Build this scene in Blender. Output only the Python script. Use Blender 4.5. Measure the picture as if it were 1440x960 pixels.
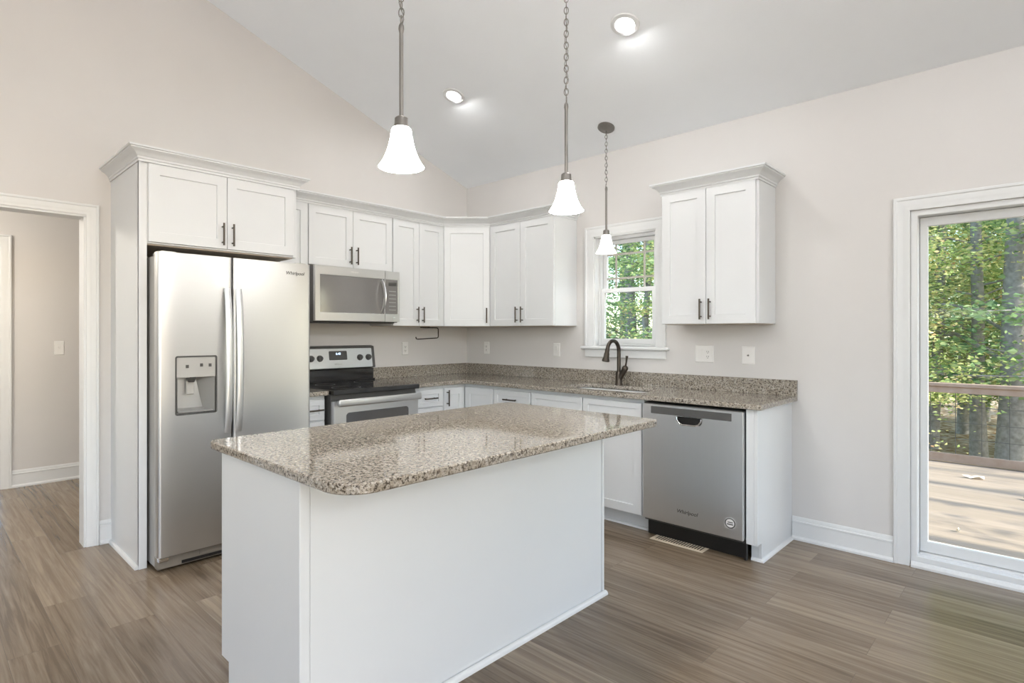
import bpy, bmesh, math, random
from mathutils import Vector, Matrix

for _o in list(bpy.data.objects):
    bpy.data.objects.remove(_o)
S = bpy.context.scene
COL = S.collection
PI = math.pi

# ------------------------------------------------------------------ camera, light, exposure
cam_d = bpy.data.cameras.new('camera')
cam = bpy.data.objects.new('camera', cam_d)
COL.objects.link(cam)
cam.location = (4.2017, -4.0223, 1.3196)
cam.rotation_euler = (PI / 2, 0, 0.7838)
cam_d.sensor_width = 36.0
cam_d.lens = 805.42 / 1440 * 36
cam_d.shift_x = (720 - 677.6) / 1440
cam_d.shift_y = -(480 - 467.8) / 1440
cam_d.clip_start = 0.05
cam_d.clip_end = 300
S.camera = cam

S.view_settings.view_transform = 'Standard'
S.view_settings.look = 'None'
S.view_settings.exposure = -0.05
S.view_settings.gamma = 1.0
S.view_settings.use_curve_mapping = False

W = bpy.data.worlds.new('sky')
S.world = W
W.use_nodes = True
_nt = W.node_tree
_bg = _nt.nodes['Background']
_sky = _nt.nodes.new('ShaderNodeTexSky')
_sky.sky_type = 'NISHITA'
_sky.sun_disc = False
_sky.sun_elevation = math.radians(34)
_sky.sun_rotation = math.radians(90)
_nt.links.new(_sky.outputs['Color'], _bg.inputs['Color'])
_bg.inputs['Strength'].default_value = 0.85


def lamp(name, kind, loc, energy, color=(1, 1, 1), direction=None, **kw):
    d = bpy.data.lights.new(name, kind)
    d.energy = energy
    d.color = color
    for k_, v_ in kw.items():
        setattr(d, k_, v_)
    o = bpy.data.objects.new(name, d)
    o.location = loc
    if direction is not None:
        o.rotation_euler = Vector(direction).to_track_quat('-Z', 'Y').to_euler()
    COL.objects.link(o)
    return o


lamp('sun', 'SUN', (20, 6, 15), 9.0, (1.0, 0.93, 0.82), (-0.80, -0.02, -0.56), angle=0.01)
# added area lamps at unseen windows, brightening the room from behind the camera
FILL_COLOR = (0.98, 0.985, 1.0)
lamp('fill_lamp', 'AREA', (8.40, -4.1, 1.70), 17, FILL_COLOR, (-1, 0, 0.40), shape='RECTANGLE', size=2.0, size_y=1.9)
lamp('fill_lamp', 'AREA', (8.40, -6.9, 1.70), 20, FILL_COLOR, (-1, 0, 0.70), shape='RECTANGLE', size=2.0, size_y=1.9)
lamp('fill_lamp', 'AREA', (8.40, -4.25, 3.30), 48, FILL_COLOR, (-1, 0.1, 0.10), shape='RECTANGLE', size=2.7, size_y=0.8)
lamp('fill_lamp', 'AREA', (2.6, -8.30, 1.65), 78, FILL_COLOR, (0, 1, 4.5), shape='RECTANGLE', size=1.8, size_y=0.9)
lamp('fill_lamp', 'AREA', (5.9, -8.30, 1.65), 78, FILL_COLOR, (0, 1, 4.5), shape='RECTANGLE', size=1.8, size_y=0.9)

CAN_W = 6.5      # watts of each recessed lamp
PEND_W = 10.0      # watts of each pendant bulb
SHADE_E = 48.0
HALL_W = 82.0

# ------------------------------------------------------------------ materials


def mat(name):
    m = bpy.data.materials.new(name)
    m.use_nodes = True
    nt = m.node_tree
    return m, nt, nt.nodes['Principled BSDF']


def N(nt, t, **kw):
    n = nt.nodes.new(t)
    for k_, v_ in kw.items():
        if k_ in n.inputs:
            n.inputs[k_].default_value = v_
        else:
            setattr(n, k_, v_)
    return n


def coords(nt, scale=(1, 1, 1), rot=(0, 0, 0)):
    tc = nt.nodes.new('ShaderNodeTexCoord')
    mp = nt.nodes.new('ShaderNodeMapping')
    mp.inputs['Scale'].default_value = scale
    mp.inputs['Rotation'].default_value = rot
    nt.links.new(tc.outputs['Object'], mp.inputs['Vector'])
    return mp.outputs['Vector']


def ramp(nt, src, stops):
    r = nt.nodes.new('ShaderNodeValToRGB')
    while len(r.color_ramp.elements) < len(stops):
        r.color_ramp.elements.new(0.5)
    for e, (p, c) in zip(r.color_ramp.elements, stops):
        e.position = p
        e.color = (c[0], c[1], c[2], 1)
    nt.links.new(src, r.inputs['Fac'])
    return r.outputs['Color']


def bump(nt, src, bsdf, strength, dist=0.01):
    b = nt.nodes.new('ShaderNodeBump')
    b.inputs['Strength'].default_value = strength
    b.inputs['Distance'].default_value = dist
    nt.links.new(src, b.inputs['Height'])
    nt.links.new(b.outputs['Normal'], bsdf.inputs['Normal'])


def paint(name, col, rough=0.5, var=0.02, spec=0.4, scale=3.0, bumps=0.03, bscale=220.0):
    m, nt, b = mat(name)
    v = coords(nt)
    n = N(nt, 'ShaderNodeTexNoise', Scale=scale, Detail=3.0)
    nt.links.new(v, n.inputs['Vector'])
    lo = [max(0, c - var) for c in col]
    hi = [min(1, c + var) for c in col]
    nt.links.new(ramp(nt, n.outputs['Fac'], [(0.3, lo), (0.7, hi)]), b.inputs['Base Color'])
    b.inputs['Roughness'].default_value = rough
    b.inputs['Specular IOR Level'].default_value = spec
    n2 = N(nt, 'ShaderNodeTexNoise', Scale=bscale, Detail=2.0)
    nt.links.new(v, n2.inputs['Vector'])
    bump(nt, n2.outputs['Fac'], b, bumps, 0.002)
    return m


M_WALL = paint('wall_paint', (0.65, 0.632, 0.617), 0.75, 0.012, 0.25, 1.5, 0.10)
M_CEIL = paint('ceiling_paint', (0.88, 0.905, 0.93), 0.85, 0.008, 0.2)
M_TRIM = paint('trim_paint', (0.72, 0.728, 0.728), 0.38, 0.008, 0.45)
M_CAB = paint('cabinet_paint', (0.70, 0.714, 0.722), 0.36, 0.008, 0.45, 2.0, 0.02)
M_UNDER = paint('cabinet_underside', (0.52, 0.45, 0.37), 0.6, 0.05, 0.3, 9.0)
M_PLATE = paint('white_plastic', (0.80, 0.79, 0.77), 0.3, 0.005, 0.5)
M_BLACK = paint('black_plastic', (0.012, 0.011, 0.010), 0.4, 0.003, 0.4)
M_DARKGREY = paint('dark_grey_plastic', (0.07, 0.068, 0.065), 0.35, 0.01, 0.5)
M_GREYPL = paint('grey_plastic', (0.42, 0.41, 0.39), 0.42, 0.02, 0.45)
M_TAUPE = paint('taupe_plastic', (0.22, 0.19, 0.155), 0.5, 0.02, 0.4)
M_MWMARK = paint('panel_print', (0.26, 0.255, 0.25), 0.3, 0.01, 0.5)
M_GRILLE_BACKLIT = paint('window_grille', (0.50, 0.47, 0.41), 0.5, 0.01, 0.3)  # tan look of a backlit white grille put into its colour
M_RECESS = paint('dispenser_recess', (0.23, 0.225, 0.215), 0.35, 0.02, 0.5)
M_VENT = paint('register_paint', (0.66, 0.56, 0.43), 0.5, 0.02, 0.4)
M_SLOT_SHADE = paint('slot_shade_black', (0.012, 0.009, 0.007), 0.95, 0.004, 0.0)  # near-black standing in for shade under the register grate


def metal(name, col, rough, brushed=None, var=0.03, aniso=0.0):
    m, nt, b = mat(name)
    b.inputs['Metallic'].default_value = 1.0
    sc = brushed if brushed else (6, 6, 6)
    v = coords(nt, sc)
    n = N(nt, 'ShaderNodeTexNoise', Scale=1.0, Detail=4.0)
    nt.links.new(v, n.inputs['Vector'])
    nt.links.new(ramp(nt, n.outputs['Fac'], [(0.25, [c * (1 - var) for c in col]), (0.75, [min(1, c * (1 + var)) for c in col])]), b.inputs['Base Color'])
    mr = N(nt, 'ShaderNodeMapRange')
    mr.inputs['To Min'].default_value = rough * 0.94
    mr.inputs['To Max'].default_value = rough * 1.06
    nt.links.new(n.outputs['Fac'], mr.inputs['Value'])
    nt.links.new(mr.outputs['Result'], b.inputs['Roughness'])
    if brushed:
        v2 = coords(nt, (2.2, 2.2, 2.2))
        n2 = N(nt, 'ShaderNodeTexNoise', Scale=1.0, Detail=1.0)
        nt.links.new(v2, n2.inputs['Vector'])
        bump(nt, n2.outputs['Fac'], b, 0.10, 0.012)
    return m


M_STEEL = metal('stainless_horizontal', (0.60, 0.60, 0.597), 0.36, (5, 5, 420), 0.012)
M_STEELV = metal('stainless_vertical', (0.67, 0.68, 0.69), 0.32, (420, 420, 5), 0.012)
M_CHROME = metal('chrome', (0.80, 0.80, 0.80), 0.12)
M_BRONZE = metal('dark_bronze', (0.085, 0.072, 0.060), 0.38)
M_NICKEL = metal('grey_bronze', (0.24, 0.225, 0.21), 0.40)
M_HANDLE = metal('satin_handle', (0.72, 0.725, 0.73), 0.40, (420, 420, 5), 0.01)
M_SINK = metal('sink_steel', (0.36, 0.36, 0.355), 0.38, (30, 200, 30))


def glossy_black(name, col, rough, spec=0.6):
    m = paint(name, col, rough, 0.002, spec, 8.0, 0.0)
    return m


M_CERAN = glossy_black('ceramic_glass', (0.012, 0.012, 0.013), 0.08, 0.7)
M_OVENGL = glossy_black('oven_glass', (0.055, 0.052, 0.05), 0.10, 1.0)
M_MWGL = glossy_black('microwave_glass', (0.16, 0.152, 0.145), 0.12, 1.0)
M_DWGL = glossy_black('dishwasher_console', (0.075, 0.073, 0.07), 0.22, 0.7)


def granite():
    m, nt, b = mat('granite')
    v = coords(nt)
    vo = N(nt, 'ShaderNodeTexVoronoi', Scale=190.0)
    nt.links.new(v, vo.inputs['Vector'])
    n1 = N(nt, 'ShaderNodeTexNoise', Scale=60.0, Detail=5.0, Roughness=0.65)
    nt.links.new(v, n1.inputs['Vector'])
    n2 = N(nt, 'ShaderNodeTexNoise', Scale=100.0, Detail=4.0, Roughness=0.7)
    nt.links.new(v, n2.inputs['Vector'])
    sep = N(nt, 'ShaderNodeSeparateColor')
    nt.links.new(vo.outputs['Color'], sep.inputs['Color'])
    base = ramp(nt, sep.outputs['Red'], [(0.0, (0.30, 0.266, 0.222)), (0.35, (0.385, 0.35, 0.298)), (0.7, (0.425, 0.39, 0.338)), (1.0, (0.49, 0.46, 0.413))])
    mid = ramp(nt, n1.outputs['Fac'], [(0.40, (0.55, 0.50, 0.44)), (0.60, (1, 1, 1))])
    mx = N(nt, 'ShaderNodeMix', data_type='RGBA', blend_type='MULTIPLY')
    mx.inputs['Factor'].default_value = 0.75
    nt.links.new(base, mx.inputs['A'])
    nt.links.new(mid, mx.inputs['B'])
    dark = ramp(nt, n2.outputs['Fac'], [(0.415, (0.11, 0.09, 0.075)), (0.485, (1, 1, 1))])
    mx2 = N(nt, 'ShaderNodeMix', data_type='RGBA', blend_type='MULTIPLY')
    mx2.inputs['Factor'].default_value = 0.9
    nt.links.new(mx.outputs['Result'], mx2.inputs['A'])
    nt.links.new(dark, mx2.inputs['B'])
    nt.links.new(mx2.outputs['Result'], b.inputs['Base Color'])
    b.inputs['Roughness'].default_value = 0.055
    b.inputs['Specular IOR Level'].default_value = 0.8
    return m


M_GRANITE = granite()


def planks(name, c_lo, c_hi, width, length, rough, axis=0, gap=0.0035, grain=(1.8, 42, 20), gapcol=(0.10, 0.08, 0.06), spec=0.5):
    m, nt, b = mat(name)
    v = coords(nt, (1, 1, 1), (0, 0, 0 if axis == 0 else PI / 2))
    br = N(nt, 'ShaderNodeTexBrick')
    br.offset = 0.37
    br.inputs['Scale'].default_value = 1.0
    br.inputs['Brick Width'].default_value = length
    br.inputs['Row Height'].default_value = width
    br.inputs['Mortar Size'].default_value = gap * 0.5
    br.inputs['Mortar Smooth'].default_value = 0.2
    br.inputs['Color1'].default_value = (0, 0, 0, 1)
    br.inputs['Color2'].default_value = (1, 1, 1, 1)
    br.inputs['Mortar'].default_value = (0.5, 0.5, 0.5, 1)
    nt.links.new(v, br.inputs['Vector'])
    # grain, shifted per plank
    sep = N(nt, 'ShaderNodeSeparateColor')
    nt.links.new(br.outputs['Color'], sep.inputs['Color'])
    mp = N(nt, 'ShaderNodeMapping')
    mp.inputs['Scale'].default_value = grain
    nt.links.new(v, mp.inputs['Vector'])
    cmb = N(nt, 'ShaderNodeCombineXYZ')
    mul = N(nt, 'ShaderNodeMath', operation='MULTIPLY')
    mul.inputs[1].default_value = 37.0
    nt.links.new(sep.outputs['Red'], mul.inputs[0])
    nt.links.new(mul.outputs[0], cmb.inputs['X'])
    nt.links.new(mul.outputs[0], cmb.inputs['Z'])
    add = N(nt, 'ShaderNodeVectorMath', operation='ADD')
    nt.links.new(mp.outputs['Vector'], add.inputs[0])
    nt.links.new(cmb.outputs['Vector'], add.inputs[1])
    n = N(nt, 'ShaderNodeTexNoise', Scale=1.0, Detail=6.0, Roughness=0.62, Distortion=0.6)
    nt.links.new(add.outputs['Vector'], n.inputs['Vector'])
    mix = N(nt, 'ShaderNodeMix', data_type='FLOAT')
    mix.inputs['Factor'].default_value = 0.20
    nt.links.new(n.outputs['Fac'], mix.inputs['A'])
    nt.links.new(sep.outputs['Red'], mix.inputs['B'])
    mid = [(a + c) / 2 for a, c in zip(c_lo, c_hi)]
    col = ramp(nt, mix.outputs['Result'], [(0.32, c_lo), (0.50, mid), (0.68, c_hi)])
    mg = N(nt, 'ShaderNodeMix', data_type='RGBA')
    nt.links.new(br.outputs['Fac'], mg.inputs['Factor'])
    nt.links.new(col, mg.inputs['A'])
    mg.inputs['B'].default_value = (*gapcol, 1)
    nt.links.new(mg.outputs['Result'], b.inputs['Base Color'])
    b.inputs['Roughness'].default_value = rough
    b.inputs['Specular IOR Level'].default_value = spec
    bump(nt, n.outputs['Fac'], b, 0.10, 0.004)
    return m


M_FLOOR = planks('vinyl_planks', (0.112, 0.079, 0.050), (0.285, 0.220, 0.154), 0.178, 1.22, 0.25, 0, 0.0016)
M_DECK = planks('deck_boards', (0.29, 0.23, 0.175), (0.39, 0.31, 0.24), 0.14, 30.0, 0.7, 0, 0.006, (1.0, 22, 20), (0.26, 0.20, 0.15), 0.2)
M_RAIL = paint('rail_wood', (0.33, 0.24, 0.18), 0.7, 0.03, 0.2, 12)


def glass(name, refl=0.08):
    m = bpy.data.materials.new(name)
    m.use_nodes = True
    nt = m.node_tree
    nt.nodes.remove(nt.nodes['Principled BSDF'])
    out = nt.nodes['Material Output']
    t = N(nt, 'ShaderNodeBsdfTransparent')
    t.inputs['Color'].default_value = (0.94, 0.96, 0.95, 1)
    g = N(nt, 'ShaderNodeBsdfGlossy')
    g.inputs['Roughness'].default_value = 0.02
    lw = N(nt, 'ShaderNodeLayerWeight')
    lw.inputs['Blend'].default_value = 0.15
    ms = N(nt, 'ShaderNodeMixShader')
    mul = N(nt, 'ShaderNodeMath', operation='MULTIPLY')
    mul.inputs[1].default_value = refl * 8
    nt.links.new(lw.outputs['Fresnel'], mul.inputs[0])
    cl = N(nt, 'ShaderNodeClamp')
    cl.inputs['Max'].default_value = 0.35
    nt.links.new(mul.outputs[0], cl.inputs['Value'])
    nt.links.new(cl.outputs['Result'], ms.inputs['Fac'])
    nt.links.new(t.outputs[0], ms.inputs[1])
    nt.links.new(g.outputs[0], ms.inputs[2])
    nt.links.new(ms.outputs[0], out.inputs['Surface'])
    return m


M_GLASS = glass('window_glass', 0.06)


def emit(name, col, strength, base=(0.9, 0.9, 0.9), rough=0.3):
    m, nt, b = mat(name)
    n = N(nt, 'ShaderNodeTexNoise', Scale=40.0)
    nt.links.new(coords(nt), n.inputs['Vector'])
    nt.links.new(ramp(nt, n.outputs['Fac'], [(0.3, [c * 0.97 for c in base]), (0.7, base)]), b.inputs['Base Color'])
    b.inputs['Roughness'].default_value = rough
    b.inputs['Emission Color'].default_value = (*col, 1)
    b.inputs['Emission Strength'].default_value = strength
    return m


M_BULB = emit('lit_bulb', (1.0, 0.97, 0.92), 9.0)
M_CANLENS = emit('lit_lens', (1.0, 0.98, 0.95), 6.0)
M_DIGIT = emit('lit_digits', (0.55, 0.75, 1.0), 2.5)


def shade_glass(glow):
    m = bpy.data.materials.new('frosted_shade')
    m.use_nodes = True
    nt = m.node_tree
    nt.nodes.remove(nt.nodes['Principled BSDF'])
    out = nt.nodes['Material Output']
    n = N(nt, 'ShaderNodeTexNoise', Scale=25.0)
    nt.links.new(coords(nt), n.inputs['Vector'])
    c = ramp(nt, n.outputs['Fac'], [(0.3, (0.86, 0.84, 0.80)), (0.7, (0.95, 0.94, 0.92))])
    d = N(nt, 'ShaderNodeBsdfDiffuse')
    t = N(nt, 'ShaderNodeBsdfTranslucent')
    nt.links.new(c, d.inputs['Color'])
    nt.links.new(c, t.inputs['Color'])
    m1 = N(nt, 'ShaderNodeMixShader')
    m1.inputs[0].default_value = 0.8
    nt.links.new(d.outputs[0], m1.inputs[1])
    nt.links.new(t.outputs[0], m1.inputs[2])
    g = N(nt, 'ShaderNodeBsdfGlossy')
    g.inputs['Roughness'].default_value = 0.15
    m2 = N(nt, 'ShaderNodeMixShader')
    m2.inputs[0].default_value = 0.05
    nt.links.new(m1.outputs[0], m2.inputs[1])
    nt.links.new(g.outputs[0], m2.inputs[2])
    e = N(nt, 'ShaderNodeEmission')
    e.inputs['Color'].default_value = (1, 0.99, 0.975, 1)
    e.inputs['Strength'].default_value = glow
    ad = N(nt, 'ShaderNodeAddShader')
    nt.links.new(m2.outputs[0], ad.inputs[0])
    nt.links.new(e.outputs[0], ad.inputs[1])
    nt.links.new(ad.outputs[0], out.inputs['Surface'])
    return m


M_SHADE = shade_glass(SHADE_E)
M_SHADE_DIM = shade_glass(1.6)


def leaf_mat(name, stops):
    m = bpy.data.materials.new(name)
    m.use_nodes = True
    nt = m.node_tree
    nt.nodes.remove(nt.nodes['Principled BSDF'])
    out = nt.nodes['Material Output']
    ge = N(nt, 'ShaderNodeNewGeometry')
    nz = N(nt, 'ShaderNodeTexNoise', Scale=1.1, Detail=1.0)  # noise paints sunlit pale clumps and darker ones over the leaf colours
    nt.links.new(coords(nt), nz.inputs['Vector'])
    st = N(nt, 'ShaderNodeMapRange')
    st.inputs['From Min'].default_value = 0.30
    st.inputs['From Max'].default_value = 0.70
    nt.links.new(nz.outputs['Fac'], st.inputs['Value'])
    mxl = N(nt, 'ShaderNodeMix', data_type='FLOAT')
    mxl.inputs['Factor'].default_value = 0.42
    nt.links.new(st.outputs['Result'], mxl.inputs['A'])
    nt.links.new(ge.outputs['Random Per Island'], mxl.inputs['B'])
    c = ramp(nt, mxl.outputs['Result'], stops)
    d = N(nt, 'ShaderNodeBsdfDiffuse')
    t = N(nt, 'ShaderNodeBsdfTranslucent')
    nt.links.new(c, d.inputs['Color'])
    nt.links.new(c, t.inputs['Color'])
    m1 = N(nt, 'ShaderNodeMixShader')
    m1.inputs[0].default_value = 0.5
    nt.links.new(d.outputs[0], m1.inputs[1])
    nt.links.new(t.outputs[0], m1.inputs[2])
    nt.links.new(m1.outputs[0], out.inputs['Surface'])
    return m


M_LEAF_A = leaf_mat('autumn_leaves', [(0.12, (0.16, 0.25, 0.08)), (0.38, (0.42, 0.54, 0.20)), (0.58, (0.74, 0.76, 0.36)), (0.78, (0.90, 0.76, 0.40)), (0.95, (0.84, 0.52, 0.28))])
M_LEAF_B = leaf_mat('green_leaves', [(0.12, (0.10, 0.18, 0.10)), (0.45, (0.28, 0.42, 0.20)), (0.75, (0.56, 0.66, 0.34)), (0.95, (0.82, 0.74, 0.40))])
M_BARK = paint('bark', (0.30, 0.285, 0.275), 0.9, 0.07, 0.1, 14.0, 0.8, 30.0)
M_DRYLEAF = paint('dry_leaf', (0.62, 0.56, 0.46), 0.8, 0.08, 0.1, 30)
M_DUFF = paint('forest_floor_litter', (0.40, 0.30, 0.20), 0.95, 0.22, 0.05, 7.0, 1.0, 60.0)
M_SIDING = paint('siding', (0.45, 0.46, 0.45), 0.7, 0.02, 0.2)

# ------------------------------------------------------------------ mesh helpers


class MB:
    def __init__(s):
        s.bm = bmesh.new()

    def quad(s, pts):
        return s.bm.faces.new([s.bm.verts.new(p) for p in pts])

    def box(s, x0, x1, y0, y1, z0, z1, bev=0.0, seg=1, m=None):
        bm = bmesh.new()
        mtx = Matrix.Translation(((x0 + x1) / 2, (y0 + y1) / 2, (z0 + z1) / 2)) @ Matrix.Diagonal((abs(x1 - x0), abs(y1 - y0), abs(z1 - z0), 1))
        bmesh.ops.create_cube(bm, size=1, matrix=mtx)
        if bev:
            bmesh.ops.bevel(bm, geom=bm.edges[:], offset=bev, segments=seg, profile=0.5, affect='EDGES')
        s.join(bm, m)
        return s

    def join(s, bm, m=None):
        if m is not None:
            bmesh.ops.transform(bm, matrix=m, verts=bm.verts[:])
        me = bpy.data.meshes.new('t')
        bm.to_mesh(me)
        bm.free()
        s.bm.from_mesh(me)
        bpy.data.meshes.remove(me)

    def cyl(s, p0, p1, r, r2=None, seg=20, cap=True):
        p0, p1 = Vector(p0), Vector(p1)
        d = p1 - p0
        bm = bmesh.new()
        bmesh.ops.create_cone(bm, cap_ends=cap, segments=seg, radius1=r, radius2=r if r2 is None else r2, depth=d.length)
        q = Vector((0, 0, 1)).rotation_difference(d.normalized()).to_matrix().to_4x4()
        s.join(bm, Matrix.Translation((p0 + p1) / 2) @ q)
        return s

    def sphere(s, c, r, sc=(1, 1, 1), seg=20, rings=12):
        bm = bmesh.new()
        bmesh.ops.create_uvsphere(bm, u_segments=seg, v_segments=rings, radius=r)
        s.join(bm, Matrix.Translation(c) @ Matrix.Diagonal((*sc, 1)))
        return s

    def tube(s, pts, r, seg=10, cap=True, closed=False, flat=None):
        """tube along pts; r number or list; flat = (a,b) ellipse scale"""
        pts = [Vector(p) for p in pts]
        n = len(pts)
        rs = r if isinstance(r, (list, tuple)) else [r] * n
        tang = []
        for i in range(n):
            a = pts[(i - 1) % n] if (closed or i > 0) else pts[0]
            b = pts[(i + 1) % n] if (closed or i < n - 1) else pts[-1]
            tang.append((b - a).normalized())
        t0 = tang[0]
        up = Vector((0, 0, 1)) if abs(t0.z) < 0.9 else Vector((1, 0, 0))
        nx = t0.cross(up).normalized()
        rings = []
        for i in range(n):
            t = tang[i]
            nx = (nx - t * nx.dot(t)).normalized()
            ny = t.cross(nx)
            ring = []
            for k in range(seg):
                a = 2 * PI * k / seg
                ca, sa = math.cos(a), math.sin(a)
                if flat:
                    ca *= flat[0]
                    sa *= flat[1]
                ring.append(s.bm.verts.new(pts[i] + (nx * ca + ny * sa) * rs[i]))
            rings.append(ring)
        m = n if closed else n - 1
        for i in range(m):
            A, B = rings[i], rings[(i + 1) % n]
            for k in range(seg):
                s.bm.faces.new((A[k], A[(k + 1) % seg], B[(k + 1) % seg], B[k]))
        if cap and not closed:
            s.bm.faces.new(rings[0][::-1])
            s.bm.faces.new(rings[-1])
        return s

    def lathe(s, prof, c=(0, 0, 0), seg=32, m=None):
        """prof list of (r,z) about vertical axis at c"""
        bm = bmesh.new()
        rings = []
        for r, z in prof:
            if r < 1e-6:
                rings.append([bm.verts.new((0, 0, z))])
            else:
                rings.append([bm.verts.new((r * math.cos(2 * PI * k / seg), r * math.sin(2 * PI * k / seg), z)) for k in range(seg)])
        for A, B in zip(rings, rings[1:]):
            for k in range(seg):
                k2 = (k + 1) % seg
                if len(A) == 1 and len(B) == 1:
                    continue
                if len(A) == 1:
                    bm.faces.new((A[0], B[k2], B[k]))
                elif len(B) == 1:
                    bm.faces.new((A[k], A[k2], B[0]))
                else:
                    bm.faces.new((A[k], A[k2], B[k2], B[k]))
        s.join(bm, (m or Matrix.Identity(4)) if m is not None else Matrix.Translation(c))
        return s

    def slab(s, outer, holes, h0, h1, axis='z', bev=0.0):
        """flat polygon with holes, extruded from h0 to h1 along axis.  2-D coords: z->(x,y), x->(y,z), y->(x,z)"""
        bm = bmesh.new()

        def P(p, h):
            if axis == 'z':
                return (p[0], p[1], h)
            if axis == 'x':
                return (h, p[0], p[1])
            return (p[0], h, p[1])
        edges = []
        for loop in [outer] + list(holes):
            vs = [bm.verts.new(P(p, h0)) for p in loop]
            for i in range(len(vs)):
                edges.append(bm.edges.new((vs[i], vs[(i + 1) % len(vs)])))
        bmesh.ops.triangle_fill(bm, use_beauty=True, use_dissolve=False, edges=edges)
        f = bm.faces[:]
        ex = bmesh.ops.extrude_face_region(bm, geom=f)
        vs = [g for g in ex['geom'] if isinstance(g, bmesh.types.BMVert)]
        dv = {'z': (0, 0, h1 - h0), 'x': (h1 - h0, 0, 0), 'y': (0, h1 - h0, 0)}[axis]
        bmesh.ops.translate(bm, vec=dv, verts=vs)
        bmesh.ops.recalc_face_normals(bm, faces=bm.faces[:])
        if bev:
            es = [e for e in bm.edges if len(e.link_faces) == 2 and e.calc_face_angle(0) > 1.2]
            bmesh.ops.bevel(bm, geom=es, offset=bev, segments=1, profile=0.5, affect='EDGES')
        s.join(bm)
        return s

    def sweep(s, path, prof, side=1, closed=False, cap=True):
        """path [(x,y)], prof [(out,z)] ; out is measured to the right of travel (side=1)"""
        n = len(path)
        P = [Vector((p[0], p[1])) for p in path]
        rings = []
        for i in range(n):
            def nrm(a, b):
                d = (b - a).normalized()
                return Vector((d.y, -d.x)) * side
            if i == 0 and not closed:
                m = nrm(P[0], P[1])
            elif i == n - 1 and not closed:
                m = nrm(P[-2], P[-1])
            else:
                n1, n2 = nrm(P[i - 1], P[i]), nrm(P[i], P[(i + 1) % n])
                m = (n1 + n2)
                m = m / (1 + n1.dot(n2))
            rings.append([s.bm.verts.new((P[i].x + m.x * o, P[i].y + m.y * o, z)) for o, z in prof])
        k = len(prof)
        for i in range(n if closed else n - 1):
            A, B = rings[i], rings[(i + 1) % n]
            for j in range(k):
                s.bm.faces.new((A[j], A[(j + 1) % k], B[(j + 1) % k], B[j]))
        if cap and not closed:
            s.bm.faces.new(rings[0])
            s.bm.faces.new(rings[-1][::-1])
        return s


def obj(name, mb, material, parent=None, smooth=35, recalc=True):
    bm = mb.bm
    if recalc:
        bmesh.ops.recalc_face_normals(bm, faces=bm.faces[:])
    me = bpy.data.meshes.new(name)
    bm.to_mesh(me)
    bm.free()
    if smooth:
        for p in me.polygons:
            p.use_smooth = True
        me.set_sharp_from_angle(angle=math.radians(smooth))
    me.materials.append(material)
    o = bpy.data.objects.new(name, me)
    COL.objects.link(o)
    if parent is not None:
        o.parent = parent
    return o


def tag(o, label, cat, group=None, kind=None):
    o['label'] = label
    o['category'] = cat
    if group:
        o['group'] = group
    if kind:
        o['kind'] = kind
    return o


def thing(name, label, cat, loc=(0, 0, 0), rz=0.0, group=None, rot=None):
    o = bpy.data.objects.new(name, None)
    o.empty_display_size = 0.1
    o.location = loc
    o.rotation_euler = rot if rot else (0, 0, rz)
    COL.objects.link(o)
    return tag(o, label, cat, group)


def struct(name, mb, m, parent=None, smooth=35, label=None, cat=None):
    o = obj(name, mb, m, parent, smooth)
    if parent is None:
        o['kind'] = 'structure'
        if label:
            o['label'] = label
        if cat:
            o['category'] = cat
    return o


def dup(root, loc, rz, label, group=None, scale=1.0):
    r = root.copy()
    COL.objects.link(r)
    r.location = loc
    r.rotation_euler = (0, 0, rz)
    r.scale = (scale,) * 3
    r['label'] = label
    if group:
        r['group'] = group
    for ch in list(root.children):
        c = ch.copy()
        COL.objects.link(c)
        c.parent = r
        for g in list(ch.children):
            d = g.copy()
            COL.objects.link(d)
            d.parent = c
    return r


def rrect(x0, x1, y0, y1, r, n=6):
    """rounded rectangle outline, r number or 4 radii (x0y0, x1y0, x1y1, x0y1)"""
    R = r if isinstance(r, (list, tuple)) else [r] * 4
    out = []
    for (cx, cy, a0, rr) in ((x0, y0, PI, R[0]), (x1, y0, 1.5 * PI, R[1]), (x1, y1, 0, R[2]), (x0, y1, 0.5 * PI, R[3])):
        sx = 1 if cx == x0 else -1
        sy = 1 if cy == y0 else -1
        if rr < 1e-5:
            out.append((cx, cy))
            continue
        for i in range(n + 1):
            a = a0 + i / n * PI / 2
            out.append((cx + sx * rr + rr * math.cos(a), cy + sy * rr + rr * math.sin(a)))
    return out


def text_mb(s, height, depth=0.0006, shear=0.0, bold=0.0):
    cu = bpy.data.curves.new('t', 'FONT')
    cu.body = s
    cu.size = height
    cu.shear = shear
    cu.extrude = depth
    cu.offset = bold
    cu.align_x = 'CENTER'
    cu.align_y = 'CENTER'
    o = bpy.data.objects.new('t', cu)
    COL.objects.link(o)
    bpy.context.view_layer.update()
    me = bpy.data.meshes.new_from_object(o)
    bpy.data.objects.remove(o)
    mb = MB()
    mb.bm.from_mesh(me)
    bpy.data.meshes.remove(me)
    return mb


def put(mb, m):
    bmesh.ops.transform(mb.bm, matrix=m, verts=mb.bm.verts[:])
    return mb


# text standing up facing local -y
STAND = Matrix.Rotation(PI / 2, 4, 'X')

# ------------------------------------------------------------------ room shell
Z0, K = 2.785, 0.347          # ceiling height at the window wall, roof slope
XW = -0.02                    # face of the left wall
XE, YS = 8.5, -8.5
RIDGE = -4.25
ZR = Z0 - K * RIDGE


def cz(y):
    return Z0 - K * y if y > RIDGE else Z0 - K * (2 * RIDGE - y)


mb = MB().box(-2.6, XE + 0.2, YS - 0.2, 0.0, -0.12, 0.0)
struct('floor', mb, M_FLOOR, label='grey-brown wood-look plank floor', cat='floor')

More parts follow.
